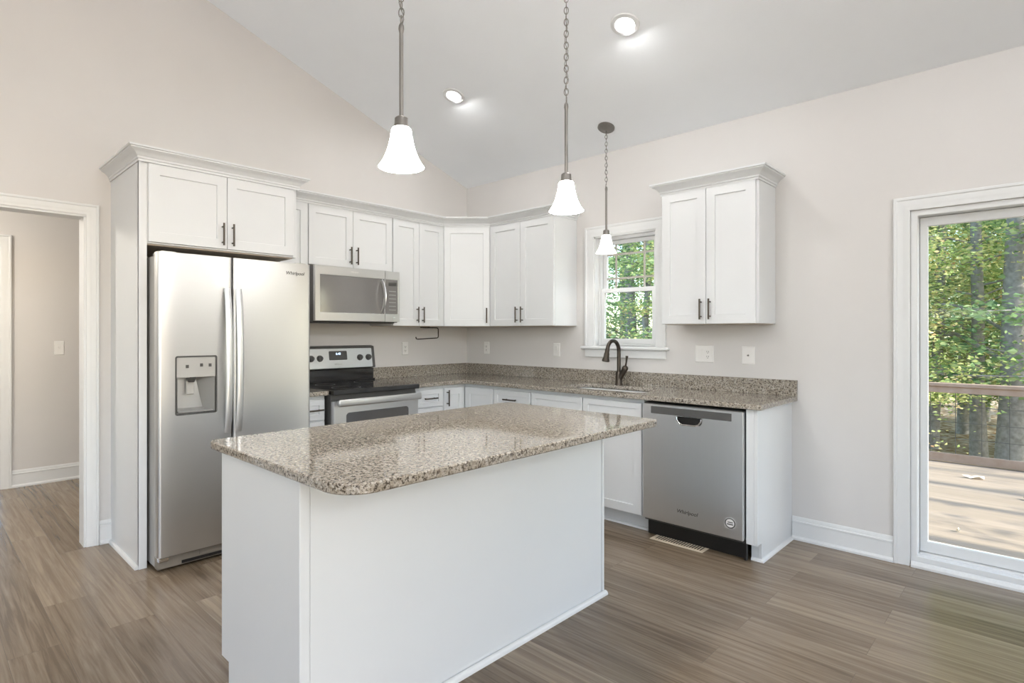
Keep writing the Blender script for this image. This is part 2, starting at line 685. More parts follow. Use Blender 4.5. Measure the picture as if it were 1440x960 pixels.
mb = MB()
mb.slab([(0.14, cz(0.14)), (RIDGE, ZR), (YS - 0.14, cz(YS - 0.14)), (YS - 0.14, cz(YS - 0.14) + 0.25), (RIDGE, ZR + 0.25), (0.14, cz(0.14) + 0.25)], [], -0.14, XE + 0.14, 'x')
struct('ceiling', mb, M_CEIL, label='sloping off-white vaulted ceiling', cat='ceiling')

# left wall with the cased opening to the hall
OY0, OY1, OZ = -4.20, -3.245, 2.045
gable = [(0.0, 0), (0.0, cz(0)), (RIDGE, ZR), (YS, cz(YS)), (YS, 0)]
mb = MB().slab([(0.0, 0), (0.0, cz(0)), (RIDGE, ZR), (YS, cz(YS)), (YS, 0), (OY0, 0), (OY0, OZ), (OY1, OZ), (OY1, 0)], [], XW - 0.12, XW, 'x')
struct('wall_left', mb, M_WALL, smooth=0, label='tall greige gable wall behind the refrigerator and range', cat='wall')

# window wall
WX0, WX1, WZ0, WZ1 = 1.508, 2.068, 1.212, 2.112     # window opening
DX0, DX1, DZ = 3.628, 5.46, 2.012                     # patio door opening
mb = MB().slab([(XW - 0.12, 0), (DX0, 0), (DX0, DZ), (DX1, DZ), (DX1, 0), (XE, 0), (XE, Z0), (XW - 0.12, Z0)],
               [[(WX0, WZ0), (WX1, WZ0), (WX1, WZ1), (WX0, WZ1)]], 0.0, 0.14, 'y')
struct('wall_right', mb, M_WALL, smooth=0, label='greige wall with the window and the patio door', cat='wall')

# far walls behind the camera, with openings added for the fill lamps
mb = MB().slab(gable, [[(-5.1, 0.75), (-3.1, 0.75), (-3.1, 2.65), (-5.1, 2.65)], [(-7.9, 0.75), (-5.9, 0.75), (-5.9, 2.65), (-7.9, 2.65)], [(-5.6, 2.9), (-2.9, 2.9), (-2.9, 3.7), (-5.6, 3.7)]], XE, XE + 0.14, 'x')
struct('wall_back', mb, M_WALL, smooth=0)
mb = MB().slab([(XW - 0.12, 0), (XE, 0), (XE, cz(YS)), (XW - 0.12, cz(YS))],
               [[(1.7, 0.8), (3.5, 0.8), (3.5, 2.5), (1.7, 2.5)], [(5.0, 0.8), (6.8, 0.8), (6.8, 2.5), (5.0, 2.5)]], YS - 0.14, YS, 'y')
struct('wall_front', mb, M_WALL, smooth=0)

# hall beyond the opening
HX = -2.08
mb = MB().slab([(-6.4, 0), (-3.98, 0), (-3.98, 2.075), (-3.47, 2.075), (-3.47, 0), (-1.4, 0), (-1.4, 2.5), (-6.4, 2.5)], [], HX - 0.12, HX, 'x')
struct('wall_hall', mb, M_WALL, smooth=0, label='warm-lit hall wall seen through the opening', cat='wall')
mb = MB().box(HX, XW - 0.12, -1.5, -1.4, 0, 2.5).box(HX, XW - 0.12, -6.4, -6.3, 0, 2.5)
struct('wall_hall_end', mb, M_WALL, smooth=0)
mb = MB().box(HX - 0.12, XW - 0.12, -6.4, -1.4, 2.45, 2.6)
struct('ceiling_hall', mb, M_CEIL, smooth=0)

# ---- base boards
BASE = [(0, 0), (0.026, 0), (0.026, 0.012), (0.018, 0.022), (0.014, 0.024), (0.014, 0.108), (0.017, 0.111), (0.017, 0.118), (0.009, 0.123), (0.009, 0.132), (0.004, 0.145), (0, 0.145)]
struct('baseboard_right', MB().sweep([(3.552, 0), (3.016, 0)], BASE, -1), M_TRIM, label='white baseboard between cabinets and patio door', cat='baseboard')
struct('baseboard_great_room', MB().sweep([(XE, 0), (DX1 + 0.076, 0)], BASE, -1), M_TRIM)
struct('baseboard_left', MB().sweep([(XW, -3.112), (XW, -3.176)], BASE, -1), M_TRIM, label='short white baseboard between opening and refrigerator panel', cat='baseboard')
struct('baseboard_hall', MB().sweep([(HX, -1.5), (HX, -3.396)], BASE, -1), M_TRIM, label='white baseboard along hall wall', cat='baseboard')


# ---- casings (profiled boards round an opening)
def casing_prof(w):
    return [(0, 0), (0.010, 0), (0.013, 0.006), (0.013, w * 0.35), (0.017, w * 0.45), (0.017, w * 0.75), (0.022, w * 0.82), (0.022, w * 0.97), (0.019, w), (0, w)]


def casing(a0, a1, zt, w, plane, pos, sgn, z_bot=0.0):
    """three-sided casing round opening a0..a1 x 0..zt.  plane 'x' or 'y'; pos is the wall face; sgn its outward direction"""
    mb = MB()
    prof = casing_prof(w)
    path = [(a0, z_bot), (a0, zt), (a1, zt), (a1, z_bot)]
    dirs = [(-1, 0), (-1, 1), (1, 1), (1, 0)]
    rings = []
    for (a, z), (da, dz) in zip(path, dirs):
        ring = []
        for t, d in prof:
            aa, zz, h = a + da * d, z + dz * d, pos + sgn * t
            ring.append(mb.bm.verts.new((h, aa, zz) if plane == 'x' else (aa, h, zz)))
        rings.append(ring)
    k = len(prof)
    for A, B in zip(rings, rings[1:]):
        for j in range(k):
            mb.bm.faces.new((A[j], A[(j + 1) % k], B[(j + 1) % k], B[j]))
    mb.bm.faces.new(rings[0])
    mb.bm.faces.new(rings[-1][::-1])
    return mb


mb = casing(OY0, OY1, OZ, 0.066, 'x', XW, 1)
mb.box(XW - 0.125, XW + 0.002, OY1 - 0.012, OY1 + 0.006, 0, OZ - 0.008)
mb.box(XW - 0.125, XW + 0.002, OY0 - 0.006, OY0 + 0.012, 0, OZ - 0.008)
mb.box(XW - 0.125, XW + 0.002, OY0 - 0.006, OY1 + 0.006, OZ - 0.012, OZ + 0.006)
struct('trim_1', mb, M_TRIM, label='white casing round the opening to the hall', cat='door casing')
mb = casing(-3.98, -3.47, 2.075, 0.074, 'x', HX, 1)
struct('trim_2', mb, M_TRIM, label='white casing of the door in the hall', cat='door casing')
hd = MB().box(HX - 0.075, HX - 0.035, -3.965, -3.485, 0.01, 2.06, 0.002)
struct('door_2', hd, M_TRIM, label='white hall door at the left edge', cat='door')

# ---- kitchen window
win = bpy.data.objects.new('window_1', None)
win.location = (WX0, 0, WZ0)
COL.objects.link(win)
tag(win, 'white double-hung window above the sink', 'window', kind='structure')


def wpart(name, mb, m, parent):
    put(mb, Matrix.Translation((-WX0, 0, -WZ0)))
    return obj(name, mb, m, parent)


cw = 0.082
mb = casing(WX0, WX1, WZ1, cw, 'y', 0.0, -1, WZ0)
mb.box(WX0 - 0.001, WX0 + 0.012, -0.002, 0.14, WZ0, WZ1)
mb.box(WX1 - 0.012, WX1 + 0.001, -0.002, 0.14, WZ0, WZ1)
mb.box(WX0, WX1, -0.002, 0.14, WZ1 - 0.012, WZ1 + 0.001)
wpart('casing', mb, M_TRIM, win)
mb = MB().box(WX0 - cw - 0.028, WX1 + cw + 0.028, -0.045, 0.0, WZ0 - 0.026, WZ0 - 0.002, 0.006)
mb.box(WX0, WX1, -0.01, 0.14, WZ0 - 0.020, WZ0)
wpart('sill', mb, M_TRIM, win)
mb = MB().box(WX0 - cw, WX1 + cw, -0.018, 0.0, WZ0 - 0.092, WZ0 - 0.026, 0.004)
wpart('apron', mb, M_TRIM, win)
f0, f1 = WX0 + 0.012, WX1 - 0.012


def sash(x0, x1, z0, z1, y0, y1, st, rb, rt):
    return MB().slab([(x0, z0), (x1, z0), (x1, z1), (x0, z1)], [[(x0 + st, z0 + rb), (x1 - st, z0 + rb), (x1 - st, z1 - rt), (x0 + st, z1 - rt)]], y0, y1, 'y', 0.002)


fr = MB().slab([(f0, WZ0), (f1, WZ0), (f1, WZ1 - 0.012), (f0, WZ1 - 0.012)], [[(f0 + 0.022, WZ0 + 0.016), (f1 - 0.022, WZ0 + 0.016), (f1 - 0.022, WZ1 - 0.034), (f0 + 0.022, WZ1 - 0.034)]], 0.045, 0.12, 'y', 0.002)
wpart('frame', fr, M_TRIM, win)
s0, s1 = f0 + 0.023, f1 - 0.023
lo = wpart('lower_sash', sash(s0, s1, WZ0 + 0.018, 1.682, 0.050, 0.080, 0.030, 0.042, 0.034), M_TRIM, win)
up = wpart('upper_sash', sash(s0, s1, 1.650, WZ1 - 0.036, 0.083, 0.112, 0.032, 0.030, 0.030), M_TRIM, win)
wpart('pane', MB().box(s0 + 0.028, s1 - 0.028, 0.063, 0.067, WZ0 + 0.058, 1.650), M_GLASS, lo)
wpart('pane', MB().box(s0 + 0.030, s1 - 0.030, 0.096, 0.100, 1.678, WZ1 - 0.064), M_GLASS, up)
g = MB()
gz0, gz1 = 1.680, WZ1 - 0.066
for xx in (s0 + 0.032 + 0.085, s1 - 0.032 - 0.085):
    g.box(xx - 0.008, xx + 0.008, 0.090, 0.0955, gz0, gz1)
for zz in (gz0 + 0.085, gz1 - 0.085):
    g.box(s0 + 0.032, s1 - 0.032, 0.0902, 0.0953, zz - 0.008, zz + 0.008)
wpart('grille', g, M_GRILLE_BACKLIT, up)

# ---- patio door
pd = bpy.data.objects.new('door_1', None)
pd.location = (DX0, 0, 0)
COL.objects.link(pd)
tag(pd, 'white sliding glass patio door to the deck', 'door', kind='structure')


def ppart(name, mb, m, parent):
    put(mb, Matrix.Translation((-DX0, 0, 0)))
    return obj(name, mb, m, parent)


ppart('casing', casing(DX0, DX1, DZ, 0.076, 'y', 0.0, -1), M_TRIM, pd)
mb = MB().slab([(DX0, 0.001), (DX1, 0.001), (DX1, DZ), (DX0, DZ)], [[(DX0 + 0.032, 0.058), (DX1 - 0.032, 0.058), (DX1 - 0.032, DZ - 0.032), (DX0 + 0.032, DZ - 0.032)]], 0.006, 0.14, 'y', 0.003)
mb.box(DX0 + 0.033, DX1 - 0.033, 0.052, 0.13, 0.05, 0.068, 0.002)
ppart('frame', mb, M_TRIM, pd)
ppart('threshold', MB().sweep([(DX1, 0.001), (DX0 + 0.006, 0.001)], [(0, 0), (0.026, 0), (0.026, 0.012), (0.016, 0.026), (0, 0.03)], -1), M_TRIM, pd)
for (a, b, y0, y1) in ((DX0 + 0.033, 4.60, 0.080, 0.118), (4.54, DX1 - 0.033, 0.042, 0.078)):
    sh = ppart('panel', MB().slab([(a, 0.07), (b, 0.07), (b, DZ - 0.034), (a, DZ - 0.034)], [[(a + 0.036, 0.13), (b - 0.05, 0.13), (b - 0.05, DZ - 0.084), (a + 0.036, DZ - 0.084)]], y0, y1, 'y', 0.003), M_TRIM, pd)
    ppart('pane', MB().box(a + 0.033, b - 0.047, (y0 + y1) / 2 - 0.003, (y0 + y1) / 2 + 0.003, 0.127, DZ - 0.081), M_GLASS, sh)

# unseen windows behind the camera, added to go with the fill lamps
for i, (ax, p, a0, a1, z0, z1) in enumerate((('x', XE, -5.1, -3.1, 0.75, 2.65), ('x', XE, -7.9, -5.9, 0.75, 2.65), ('x', XE, -5.6, -2.9, 2.9, 3.7), ('y', YS, 1.7, 3.5, 0.8, 2.5), ('y', YS, 5.0, 6.8, 0.8, 2.5))):
    o = 0.0 if ax == 'x' else -0.14
    mb = MB().slab([(a0, z0), (a1, z0), (a1, z1), (a0, z1)], [[(a0 + 0.06, z0 + 0.06), ((a0 + a1) / 2 - 0.03, z0 + 0.06), ((a0 + a1) / 2 - 0.03, z1 - 0.06), (a0 + 0.06, z1 - 0.06)],
                   [((a0 + a1) / 2 + 0.03, z0 + 0.06), (a1 - 0.06, z0 + 0.06), (a1 - 0.06, z1 - 0.06), ((a0 + a1) / 2 + 0.03, z1 - 0.06)]], p + o + 0.02, p + o + 0.08, ax)
    w_ = struct('window_%d' % (i + 2), mb, M_TRIM)

# ------------------------------------------------------------------ cabinets


def shaker(x0, x1, z0, z1, y, t=0.019, rail=0.058, rec=0.008):
    """shaker door: back face at y, front at y-t (local -y faces the viewer)"""
    mb = MB()
    bm = mb.bm
    c = 0.002

    def loop(a, b, cc, d, yy):
        return [bm.verts.new(p) for p in ((a, yy, cc), (b, yy, cc), (b, yy, d), (a, yy, d))]
    L = [loop(x0, x1, z0, z1, y), loop(x0, x1, z0, z1, y - t + c), loop(x0 + c, x1 - c, z0 + c, z1 - c, y - t),
         loop(x0 + rail, x1 - rail, z0 + rail, z1 - rail, y - t), loop(x0 + rail + 0.002, x1 - rail - 0.002, z0 + rail + 0.002, z1 - rail - 0.002, y - t + rec)]
    for A, B in zip(L, L[1:]):
        for k in range(4):
            bm.faces.new((A[k], A[(k + 1) % 4], B[(k + 1) % 4], B[k]))
    bm.faces.new(L[0][::-1])
    bm.faces.new(L[-1])
    return mb


def pull(x, z, y, vertical=True, L=0.135):
    """bar pull standing off the face at y"""
    h = L / 2
    p = h * 0.70
    yb = y - 0.030
    mb = MB()
    if vertical:
        mb.cyl((x, yb, z - h), (x, yb, z + h), 0.0058, seg=12)
        for s in (-p, p):
            mb.cyl((x, y + 0.001, z + s), (x, yb, z + s), 0.0045, seg=10)
    else:
        mb.cyl((x - h, yb, z), (x + h, yb, z), 0.0058, seg=12)
        for s in (-p, p):
            mb.cyl((x + s, y + 0.001, z), (x + s, yb, z), 0.0045, seg=10)
    return mb


CROWN = [(0, 0), (0.006, 0), (0.006, 0.012), (0.012, 0.016), (0.012, 0.026), (0.018, 0.030), (0.024, 0.040), (0.036, 0.050), (0.048, 0.056), (0.054, 0.060), (0.054, 0.066), (0.062, 0.068), (0.062, 0.078), (0, 0.078)]
RX = PI / 2      # rotation for things on the left wall: local -y looks to +x


def add_doors(root, doors, yf, z0, z1, hz=None):
    """doors: (x0,x1,handle) with handle 'L','R',None ; local coords"""
    for x0, x1, hs in doors:
        d = obj('door', shaker(x0 + 0.0015, x1 - 0.0015, z0, z1, yf), M_CAB, root)
        if hs:
            hx = x1 - 0.030 if hs == 'R' else x0 + 0.030
            obj('handle', pull(hx, hz, yf - 0.019), M_BRONZE, d)


UZ0, UZ1 = 1.375, 2.285
UG = 'white shaker wall cabinets'


def upper(label, loc, rz, w, d, z0, doors, hz, z1=UZ1):
    r = thing('wall_cabinet', label, 'cabinet', (loc[0], loc[1], z0), rz, UG)
    h = z1 - z0
    obj('body', MB().box(0, w, -d, -0.002, 0.004, h, 0.001), M_CAB, r)
    obj('underside', MB().box(0.012, w - 0.012, -d + 0.012, -0.014, 0.0, 0.006), M_UNDER, r)
    add_doors(r, doors, -d, 0.004, h - 0.012, hz - z0)
    return r


D = 0.322
# left wall (local x runs with +y)
upper('narrow white single-door wall cabinet between refrigerator and microwave', (XW, -2.158, 0), RX, 0.218, D, UZ0, [(0, 0.218, 'R')], 1.475)
upper('short white two-door wall cabinet directly above the microwave', (XW, -1.938, 0), RX, 0.760, D, 1.822, [(0.002, 0.380, 'R'), (0.380, 0.758, 'L')], 1.918)
upper('white two-door wall cabinet right of the microwave', (XW, -1.176, 0), RX, 0.564, D, UZ0, [(0.002, 0.282, 'R'), (0.282, 0.562, 'L')], 1.475)
# right wall
upper('white two-door wall cabinet left of the window', (0.612, 0, 0), 0, 0.722, D - 0.02, UZ0, [(0.002, 0.362, 'R'), (0.362, 0.720, 'L')], 1.475)
# diagonal corner
r = thing('wall_cabinet', 'white diagonal single-door wall cabinet in the room corner', 'cabinet', (0, 0, UZ0), 0, UG)
e = D - 0.02
obj('body', MB().slab([(XW + 0.002, -0.002), (0.610, -0.002), (0.610, -e), (e, -0.610), (XW + 0.002, -0.610)], [], 0.004, UZ1 - UZ0, 'z'), M_CAB, r)
obj('underside', MB().slab([(0.01, -0.014), (0.595, -0.014), (0.595, -e + 0.01), (e - 0.01, -0.595), (0.01, -0.595)], [], 0.0, 0.006, 'z'), M_UNDER, r)
dl = math.hypot(0.610 - e, 0.610 - e)
dm = Matrix.Translation((e, -0.610, 0)) @ Matrix.Rotation(PI / 4, 4, 'Z')
dd = obj('door', put(shaker(0.012, dl - 0.012, 0.004, UZ1 - UZ0 - 0.012, 0), dm), M_CAB, r)
obj('handle', put(pull(dl - 0.040, 0.10, -0.019), dm), M_BRONZE, dd)
# right of the window, with its own crown
r = upper('white two-door wall cabinet with crown right of the window', (2.274, 0, 0), 0, 0.640, 0.300, UZ0, [(0.001, 0.313, 'R'), (0.313, 0.626, 'L')], 1.475)
obj('crown', put(MB().sweep([(0.640, -0.001), (0.640, -0.316), (0.0, -0.316), (0.0, -0.001)], CROWN, -1), Matrix.Translation((0, 0, UZ1 - UZ0 - 0.016))), M_CAB, r)

# crown running over the joined wall cabinets
mb = MB().sweep([(1.334, -0.001), (1.334, -(e + 0.018)), (0.618, -(e + 0.018)), (e + 0.018, -0.618), (e + 0.018, -2.168)], CROWN, -1)
put(mb, Matrix.Translation((0, 0, UZ1 - 0.012)))
tag(obj('crown_molding', mb, M_CAB), 'white crown molding running along the joined corner wall cabinets', 'molding')

# refrigerator surround
r = thing('refrigerator_cabinet', 'tall white end panel and two-door cabinet above the refrigerator', 'cabinet', (XW, -3.113, 0), RX)
FW = 0.940
pd_ = 0.615
obj('side_panel', MB().box(0, 0.020, -pd_, -0.001, 0, 2.292, 0.001).box(0, 0.041, -pd_ - 0.004, -pd_ + 0.016, 0, 2.292, 0.001), M_CAB, r)
obj('quarter_round', MB().sweep([(-0.0005, -0.002), (-0.0005, -pd_ + 0.004)], [(0, 0), (0.018, 0), (0.017, 0.008), (0.012, 0.016), (0.004, 0.019), (0, 0.019)], 1), M_TRIM, r)
obj('body', MB().box(0.022, FW - 0.001, -pd_, -0.002, 1.823, 2.290, 0.001), M_CAB, r)
obj('underside', MB().box(0.042, FW - 0.02, -pd_ + 0.02, -0.03, 1.817, 1.826), M_UNDER, r)
add_doors(r, [(0.044, 0.477, 'R'), (0.477, 0.912, 'L')], -pd_, 1.832, 2.272, 1.918)
obj('crown', put(MB().sweep([(FW, -0.001), (FW, -pd_ - 0.016), (-0.001, -pd_ - 0.016), (-0.001, -0.001)], CROWN, -1), Matrix.Translation((0, 0, 2.274))), M_CAB, r)

# ------------------------------------------------------------------ base cabinets
BG = 'white shaker base cabinets'
BD = 0.590


def base_body(w, d=BD, h=0.883, toe=0.07):
    return MB().slab([(-0.001, 0.105), (-0.001, h), (-d, h), (-d, 0.105), (-d + toe, 0.105), (-d + toe, 0.0), (-0.02, 0), (-0.02, 0.105)], [], 0.0, w, 'x')


SHOE = [(0, 0), (0.016, 0), (0.015, 0.007), (0.010, 0.014), (0.003, 0.017), (0, 0.017)]


def base(label, loc, rz, w, fronts):
    r = thing('base_cabinet', label, 'cabinet', loc, rz, BG)
    obj('body', base_body(w), M_CAB, r)
    for kind, x0, x1, z0, z1, h in fronts:
        rail = 0.058 if z1 - z0 > 0.3 else 0.040
        d = obj(kind, shaker(x0, x1, z0, z1, -BD, rail=rail), M_CAB, r)
        if h:
            if h == 'H':
                obj('handle', pull((x0 + x1) / 2, (z0 + z1) / 2, -BD - 0.019, False), M_BRONZE, d)
            else:
                obj('handle', pull(x0 + 0.03 if h == 'L' else x1 - 0.03, z1 - 0.11, -BD - 0.019), M_BRONZE, d)
    obj('shoe_molding', MB().sweep([(w, -BD + 0.07), (0, -BD + 0.07)], SHOE, -1), M_TRIM, r)
    return r


ZT, ZM = 0.855, 0.706
base('white base cabinet between refrigerator and range', (XW, -2.150, 0), RX, 0.200, [('drawer', 0.012, 0.192, ZM + 0.006, ZT, 'H'), ('door', 0.012, 0.192, 0.115, ZM - 0.006, 'R')])
base('white three-drawer base cabinet right of the range', (XW, -1.172, 0), RX, 0.322, [('drawer', 0.028, 0.308, ZM + 0.006, ZT, 'H'), ('drawer', 0.028, 0.308, 0.415, ZM - 0.006, 'H'), ('drawer', 0.028, 0.308, 0.115, 0.403, 'H')])
# corner cabinet
r = thing('base_cabinet', 'white L-shaped corner base cabinet with folding doors', 'cabinet', (0, 0, 0), 0, BG)
mb = MB().slab([(XW + 0.002, -0.002), (0.928, -0.002), (0.928, -BD), (BD - 0.02, -BD), (BD - 0.02, -0.848), (XW + 0.002, -0.848)], [], 0.105, 0.883, 'z')
mb.slab([(XW + 0.002, -0.02), (0.928, -0.02), (0.928, -BD + 0.07), (BD - 0.09, -BD + 0.07), (BD - 0.09, -0.848), (XW + 0.002, -0.848)], [], 0.0, 0.105, 'z')
obj('body', mb, M_CAB, r)
ml = Matrix.Translation((BD - 0.02, -0.840, 0)) @ Matrix.Rotation(RX, 4, 'Z')
d1 = obj('door', put(shaker(0.0, 0.226, 0.115, ZT, 0), ml), M_CAB, r)
obj('handle', put(pull(0.026, 0.772, -0.019), ml), M_BRONZE, d1)
obj('door', shaker(BD - 0.02 + 0.024, 0.920, 0.115, ZT, -BD), M_CAB, r)
base('white drawer base cabinet left of the sink base', (0.930, 0, 0), 0, 0.398, [('drawer', 0.008, 0.394, ZM + 0.006, ZT, 'H'), ('door', 0.008, 0.394, 0.115, ZM - 0.006, 'R')])
base('white sink base cabinet below the window and faucet', (1.330, 0, 0), 0, 0.962, [('false_front', 0.010, 0.479, ZM + 0.006, ZT, None), ('false_front', 0.491, 0.952, ZM + 0.006, ZT, None), ('door', 0.010, 0.479, 0.115, ZM - 0.006, 'R'), ('door', 0.491, 0.952, 0.115, ZM - 0.006, 'L')])
# end panel right of the dishwasher
r = thing('end_panel', 'white end panel and filler right of the dishwasher', 'panel', (2.951, 0, 0), 0, BG)
prof = [(-0.001, 0.0), (-0.001, 0.883), (-0.612, 0.883), (-0.612, 0.105), (-0.545, 0.105), (-0.545, 0.0)]
obj('side_panel', MB().slab(prof, [], 0.044, 0.062, 'x'), M_CAB, r)
obj('filler', MB().box(0.0, 0.043, -0.612, -0.590, 0.105, 0.883, 0.001).box(0.006, 0.043, -0.545, -0.53, 0, 0.105), M_CAB, r)
obj('shoe_molding', MB().sweep([(0.0625, -0.028), (0.0625, -0.545), (0.008, -0.545)], SHOE, -1), M_TRIM, r)

# ------------------------------------------------------------------ counters
CT0, CT1 = 0.884, 0.914
t = thing('countertop', 'speckled granite L-shaped countertop running round the corner to the sink', 'countertop', (0, 0, CT0))
sink_hole = rrect(1.535, 2.235, -0.535, -0.165, 0.07)
outer = [(XW + 0.001, -0.001), (3.046, -0.001), (3.046, -0.648), (0.650, -0.648), (0.628, -0.670), (0.628, -1.174), (XW + 0.001, -1.174)]
obj('slab', MB().slab(outer, [sink_hole], 0, CT1 - CT0, 'z', 0.0025), M_GRANITE, t)
obj('backsplash', MB().slab([(XW + 0.001, -0.001), (3.046, -0.001), (3.046, -0.021), (XW + 0.021, -0.021), (XW + 0.021, -1.174), (XW + 0.001, -1.174)], [], 0.0302, 0.132, 'z', 0.001), M_GRANITE, t)
t = thing('countertop', 'small granite countertop piece between refrigerator and range', 'countertop', (XW, -2.152, CT0))
obj('slab', MB().box(0.001, 0.648, 0, 0.206, 0, 0.030, 0.0025), M_GRANITE, t)
obj('backsplash', MB().box(0.001, 0.021, 0, 0.206, 0.0302, 0.132, 0.001), M_GRANITE, t)

# sink
t = thing('sink', 'stainless undermount sink set in the granite under the window', 'sink', (1.885, -0.35, CT0 - 0.2))
mb = MB()
bm = mb.bm
Ls = []
for (dx, dy, z, rr) in ((0.375, 0.21, 0.199, 0.075), (0.342, 0.177, 0.199, 0.07), (0.340, 0.175, 0.19, 0.07), (0.325, 0.165, 0.02, 0.06), (0.29, 0.13, 0.006, 0.05), (0.05, 0.05, 0.0, 0.0499)):
    Ls.append([bm.verts.new((x, y, z)) for x, y in rrect(-dx, dx, -dy, dy, rr)])
for A, B in zip(Ls, Ls[1:]):
    n_ = len(A)
    for k in range(n_):
        bm.faces.new((A[k], A[(k + 1) % n_], B[(k + 1) % n_], B[k]))
bm.faces.new(Ls[-1])
obj('basin', mb, M_SINK, t)
obj('drain', MB().lathe([(0.0, 0.004), (0.03, 0.004), (0.044, 0.007), (0.045, 0.003), (0.045, -0.002)], (0, 0, 0.0)), M_CHROME, t)

# faucet
t = thing('faucet', 'dark bronze pull-down gooseneck kitchen faucet behind the sink', 'faucet', (1.805, -0.105, CT1))
obj('base', MB().lathe([(0, 0), (0.031, 0), (0.031, 0.008), (0.027, 0.014), (0.025, 0.05), (0.024, 0.095), (0.020, 0.105), (0.0, 0.105)]), M_BRONZE, t)
pts = [(0, 0, 0.09), (0, 0, 0.16), (0, 0, 0.22), (0, 0, 0.262)]
R_ = 0.082
for i in range(1, 15):
    a = PI * 0.95 * i / 14
    pts.append((0, -R_ + R_ * math.cos(a), 0.262 + R_ * math.sin(a)))
obj('spout', MB().tube(pts, 0.0145, 16), M_BRONZE, t)
pe = Vector(pts[-1])
dn = (Vector(pts[-1]) - Vector(pts[-2])).normalized()
qm = Matrix.Translation(pe) @ Vector((0, 0, 1)).rotation_difference(dn).to_matrix().to_4x4()
obj('spray_head', MB().lathe([(0, -0.004), (0.0165, -0.004), (0.0165, 0.02), (0.020, 0.028), (0.022, 0.06), (0.028, 0.078), (0.028, 0.088), (0.022, 0.090), (0, 0.090)], m=qm), M_BRONZE, t)
hb = MB().cyl((0.008, 0, 0.05), (0.058, -0.006, 0.128), 0.020, 0.023, 18)
hb.sphere((0.058, -0.006, 0.130), 0.0245)
h_ = obj('handle_body', hb, M_BRONZE, t)
obj('lever', MB().tube([(0.062, -0.006, 0.145), (0.070, -0.008, 0.175), (0.074, -0.008, 0.205), (0.076, -0.008, 0.228)], [0.0075, 0.0065, 0.008, 0.011], 12), M_BRONZE, h_)

# ------------------------------------------------------------------ island
IX0, IX1, IY0, IY1 = 1.982, 2.590, -3.185, -1.530
t = thing('kitchen_island', 'white kitchen island cabinet with plain back panel in the foreground', 'island', ((IX0 + IX1) / 2, (IY0 + IY1) / 2, 0))
ox, oy = (IX0 + IX1) / 2, (IY0 + IY1) / 2


def isl(name, mb, m, parent=None):
    put(mb, Matrix.Translation((-ox, -oy, 0)))
    return obj(name, mb, m, parent or t)


TOE = 0.066
prof = [(IX0, 0.105), (IX0, 0.883), (IX1 - 0.006, 0.883), (IX1 - 0.006, 0.0), (IX0 + TOE, 0.0), (IX0 + TOE, 0.105)]
isl('body', MB().slab(prof, [], IY0 + 0.018, IY1, 'y'), M_CAB)
isl('end_panel', MB().slab(prof, [], IY0, IY0 + 0.0185, 'y', 0.001), M_CAB)
isl('back_panel', MB().box(IX1 - 0.0065, IX1, IY0 + 0.034, IY1 - 0.022, 0.0, 0.883, 0.0008), M_CAB)
isl('corner_batten', MB().box(IX1 - 0.012, IX1 + 0.004, IY0 - 0.002, IY0 + 0.032, 0.0, 0.883, 0.002), M_CAB)
isl('corner_batten', MB().box(IX1 - 0.0065, IX1 + 0.002, IY1 - 0.016, IY1 + 0.001, 0.0, 0.883, 0.001), M_CAB)
QR = [(0, 0), (0.019, 0), (0.0185, 0.007), (0.015, 0.014), (0.009, 0.018), (0, 0.019)]
isl('quarter_round', MB().sweep([(IX1 + 0.004, IY1 + 0.004), (IX1 + 0.004, IY0 - 0.002), (IX0 + TOE - 0.002, IY0 - 0.002), (IX0 + TOE - 0.002, IY1)], QR, -1), M_TRIM)
iw = IY1 - IY0
for k, (z0, z1, kd) in enumerate(((0.115, 0.690, 'door'), (0.702, 0.868, 'drawer'))):
    for j in range(3):
        a = IY1 - 0.012 - j * (iw - 0.018) / 3
        b = a - (iw - 0.018) / 3 + 0.006
        m_ = Matrix.Translation((IX0 + 0.001, 0, 0)) @ Matrix.Rotation(-PI / 2, 4, 'Z')
        mbd = put(shaker(-a, -b, z0, z1, 0, rail=0.058 if kd == 'door' else 0.040), m_)
        d_ = isl(kd, mbd, M_CAB)
        mbh = put(pull((-a - b) / 2 if kd == 'drawer' else -b - 0.03, (z0 + z1) / 2 if kd == 'drawer' else z1 - 0.11, -0.019, kd == 'door'), m_)
        isl('handle', mbh, M_BRONZE, d_)
mb = MB().slab(rrect(1.940, 2.897, -3.220, -1.532, (0.035, 0.11, 0.035, 0.035), 10), [], 0, 0.031, 'z', 0.004)
ict = obj('countertop', mb, M_GRANITE)
ict.location = (0, 0, 0.8835)
tag(ict, 'speckled granite island countertop with rounded corner in the foreground', 'countertop')

# ------------------------------------------------------------------ refrigerator
t = thing('refrigerator', 'stainless side-by-side refrigerator with ice and water dispenser', 'refrigerator', (XW, -3.060, 0), RX)
# local: x 0..0.905 (to the right), y negative toward the room
FWd = 0.905
obj('cabinet', MB().box(0.003, FWd - 0.003, -0.705, -0.02, 0.02, 1.748, 0.004), M_GREYPL, t)
for hx_ in (0.02, FWd - 0.10):
    obj('hinge_cover', MB().box(hx_, hx_ + 0.08, -0.76, -0.60, 1.746, 1.772, 0.006), M_GREYPL, t)
FY = -0.775      # door front
FB = -0.712      # door back


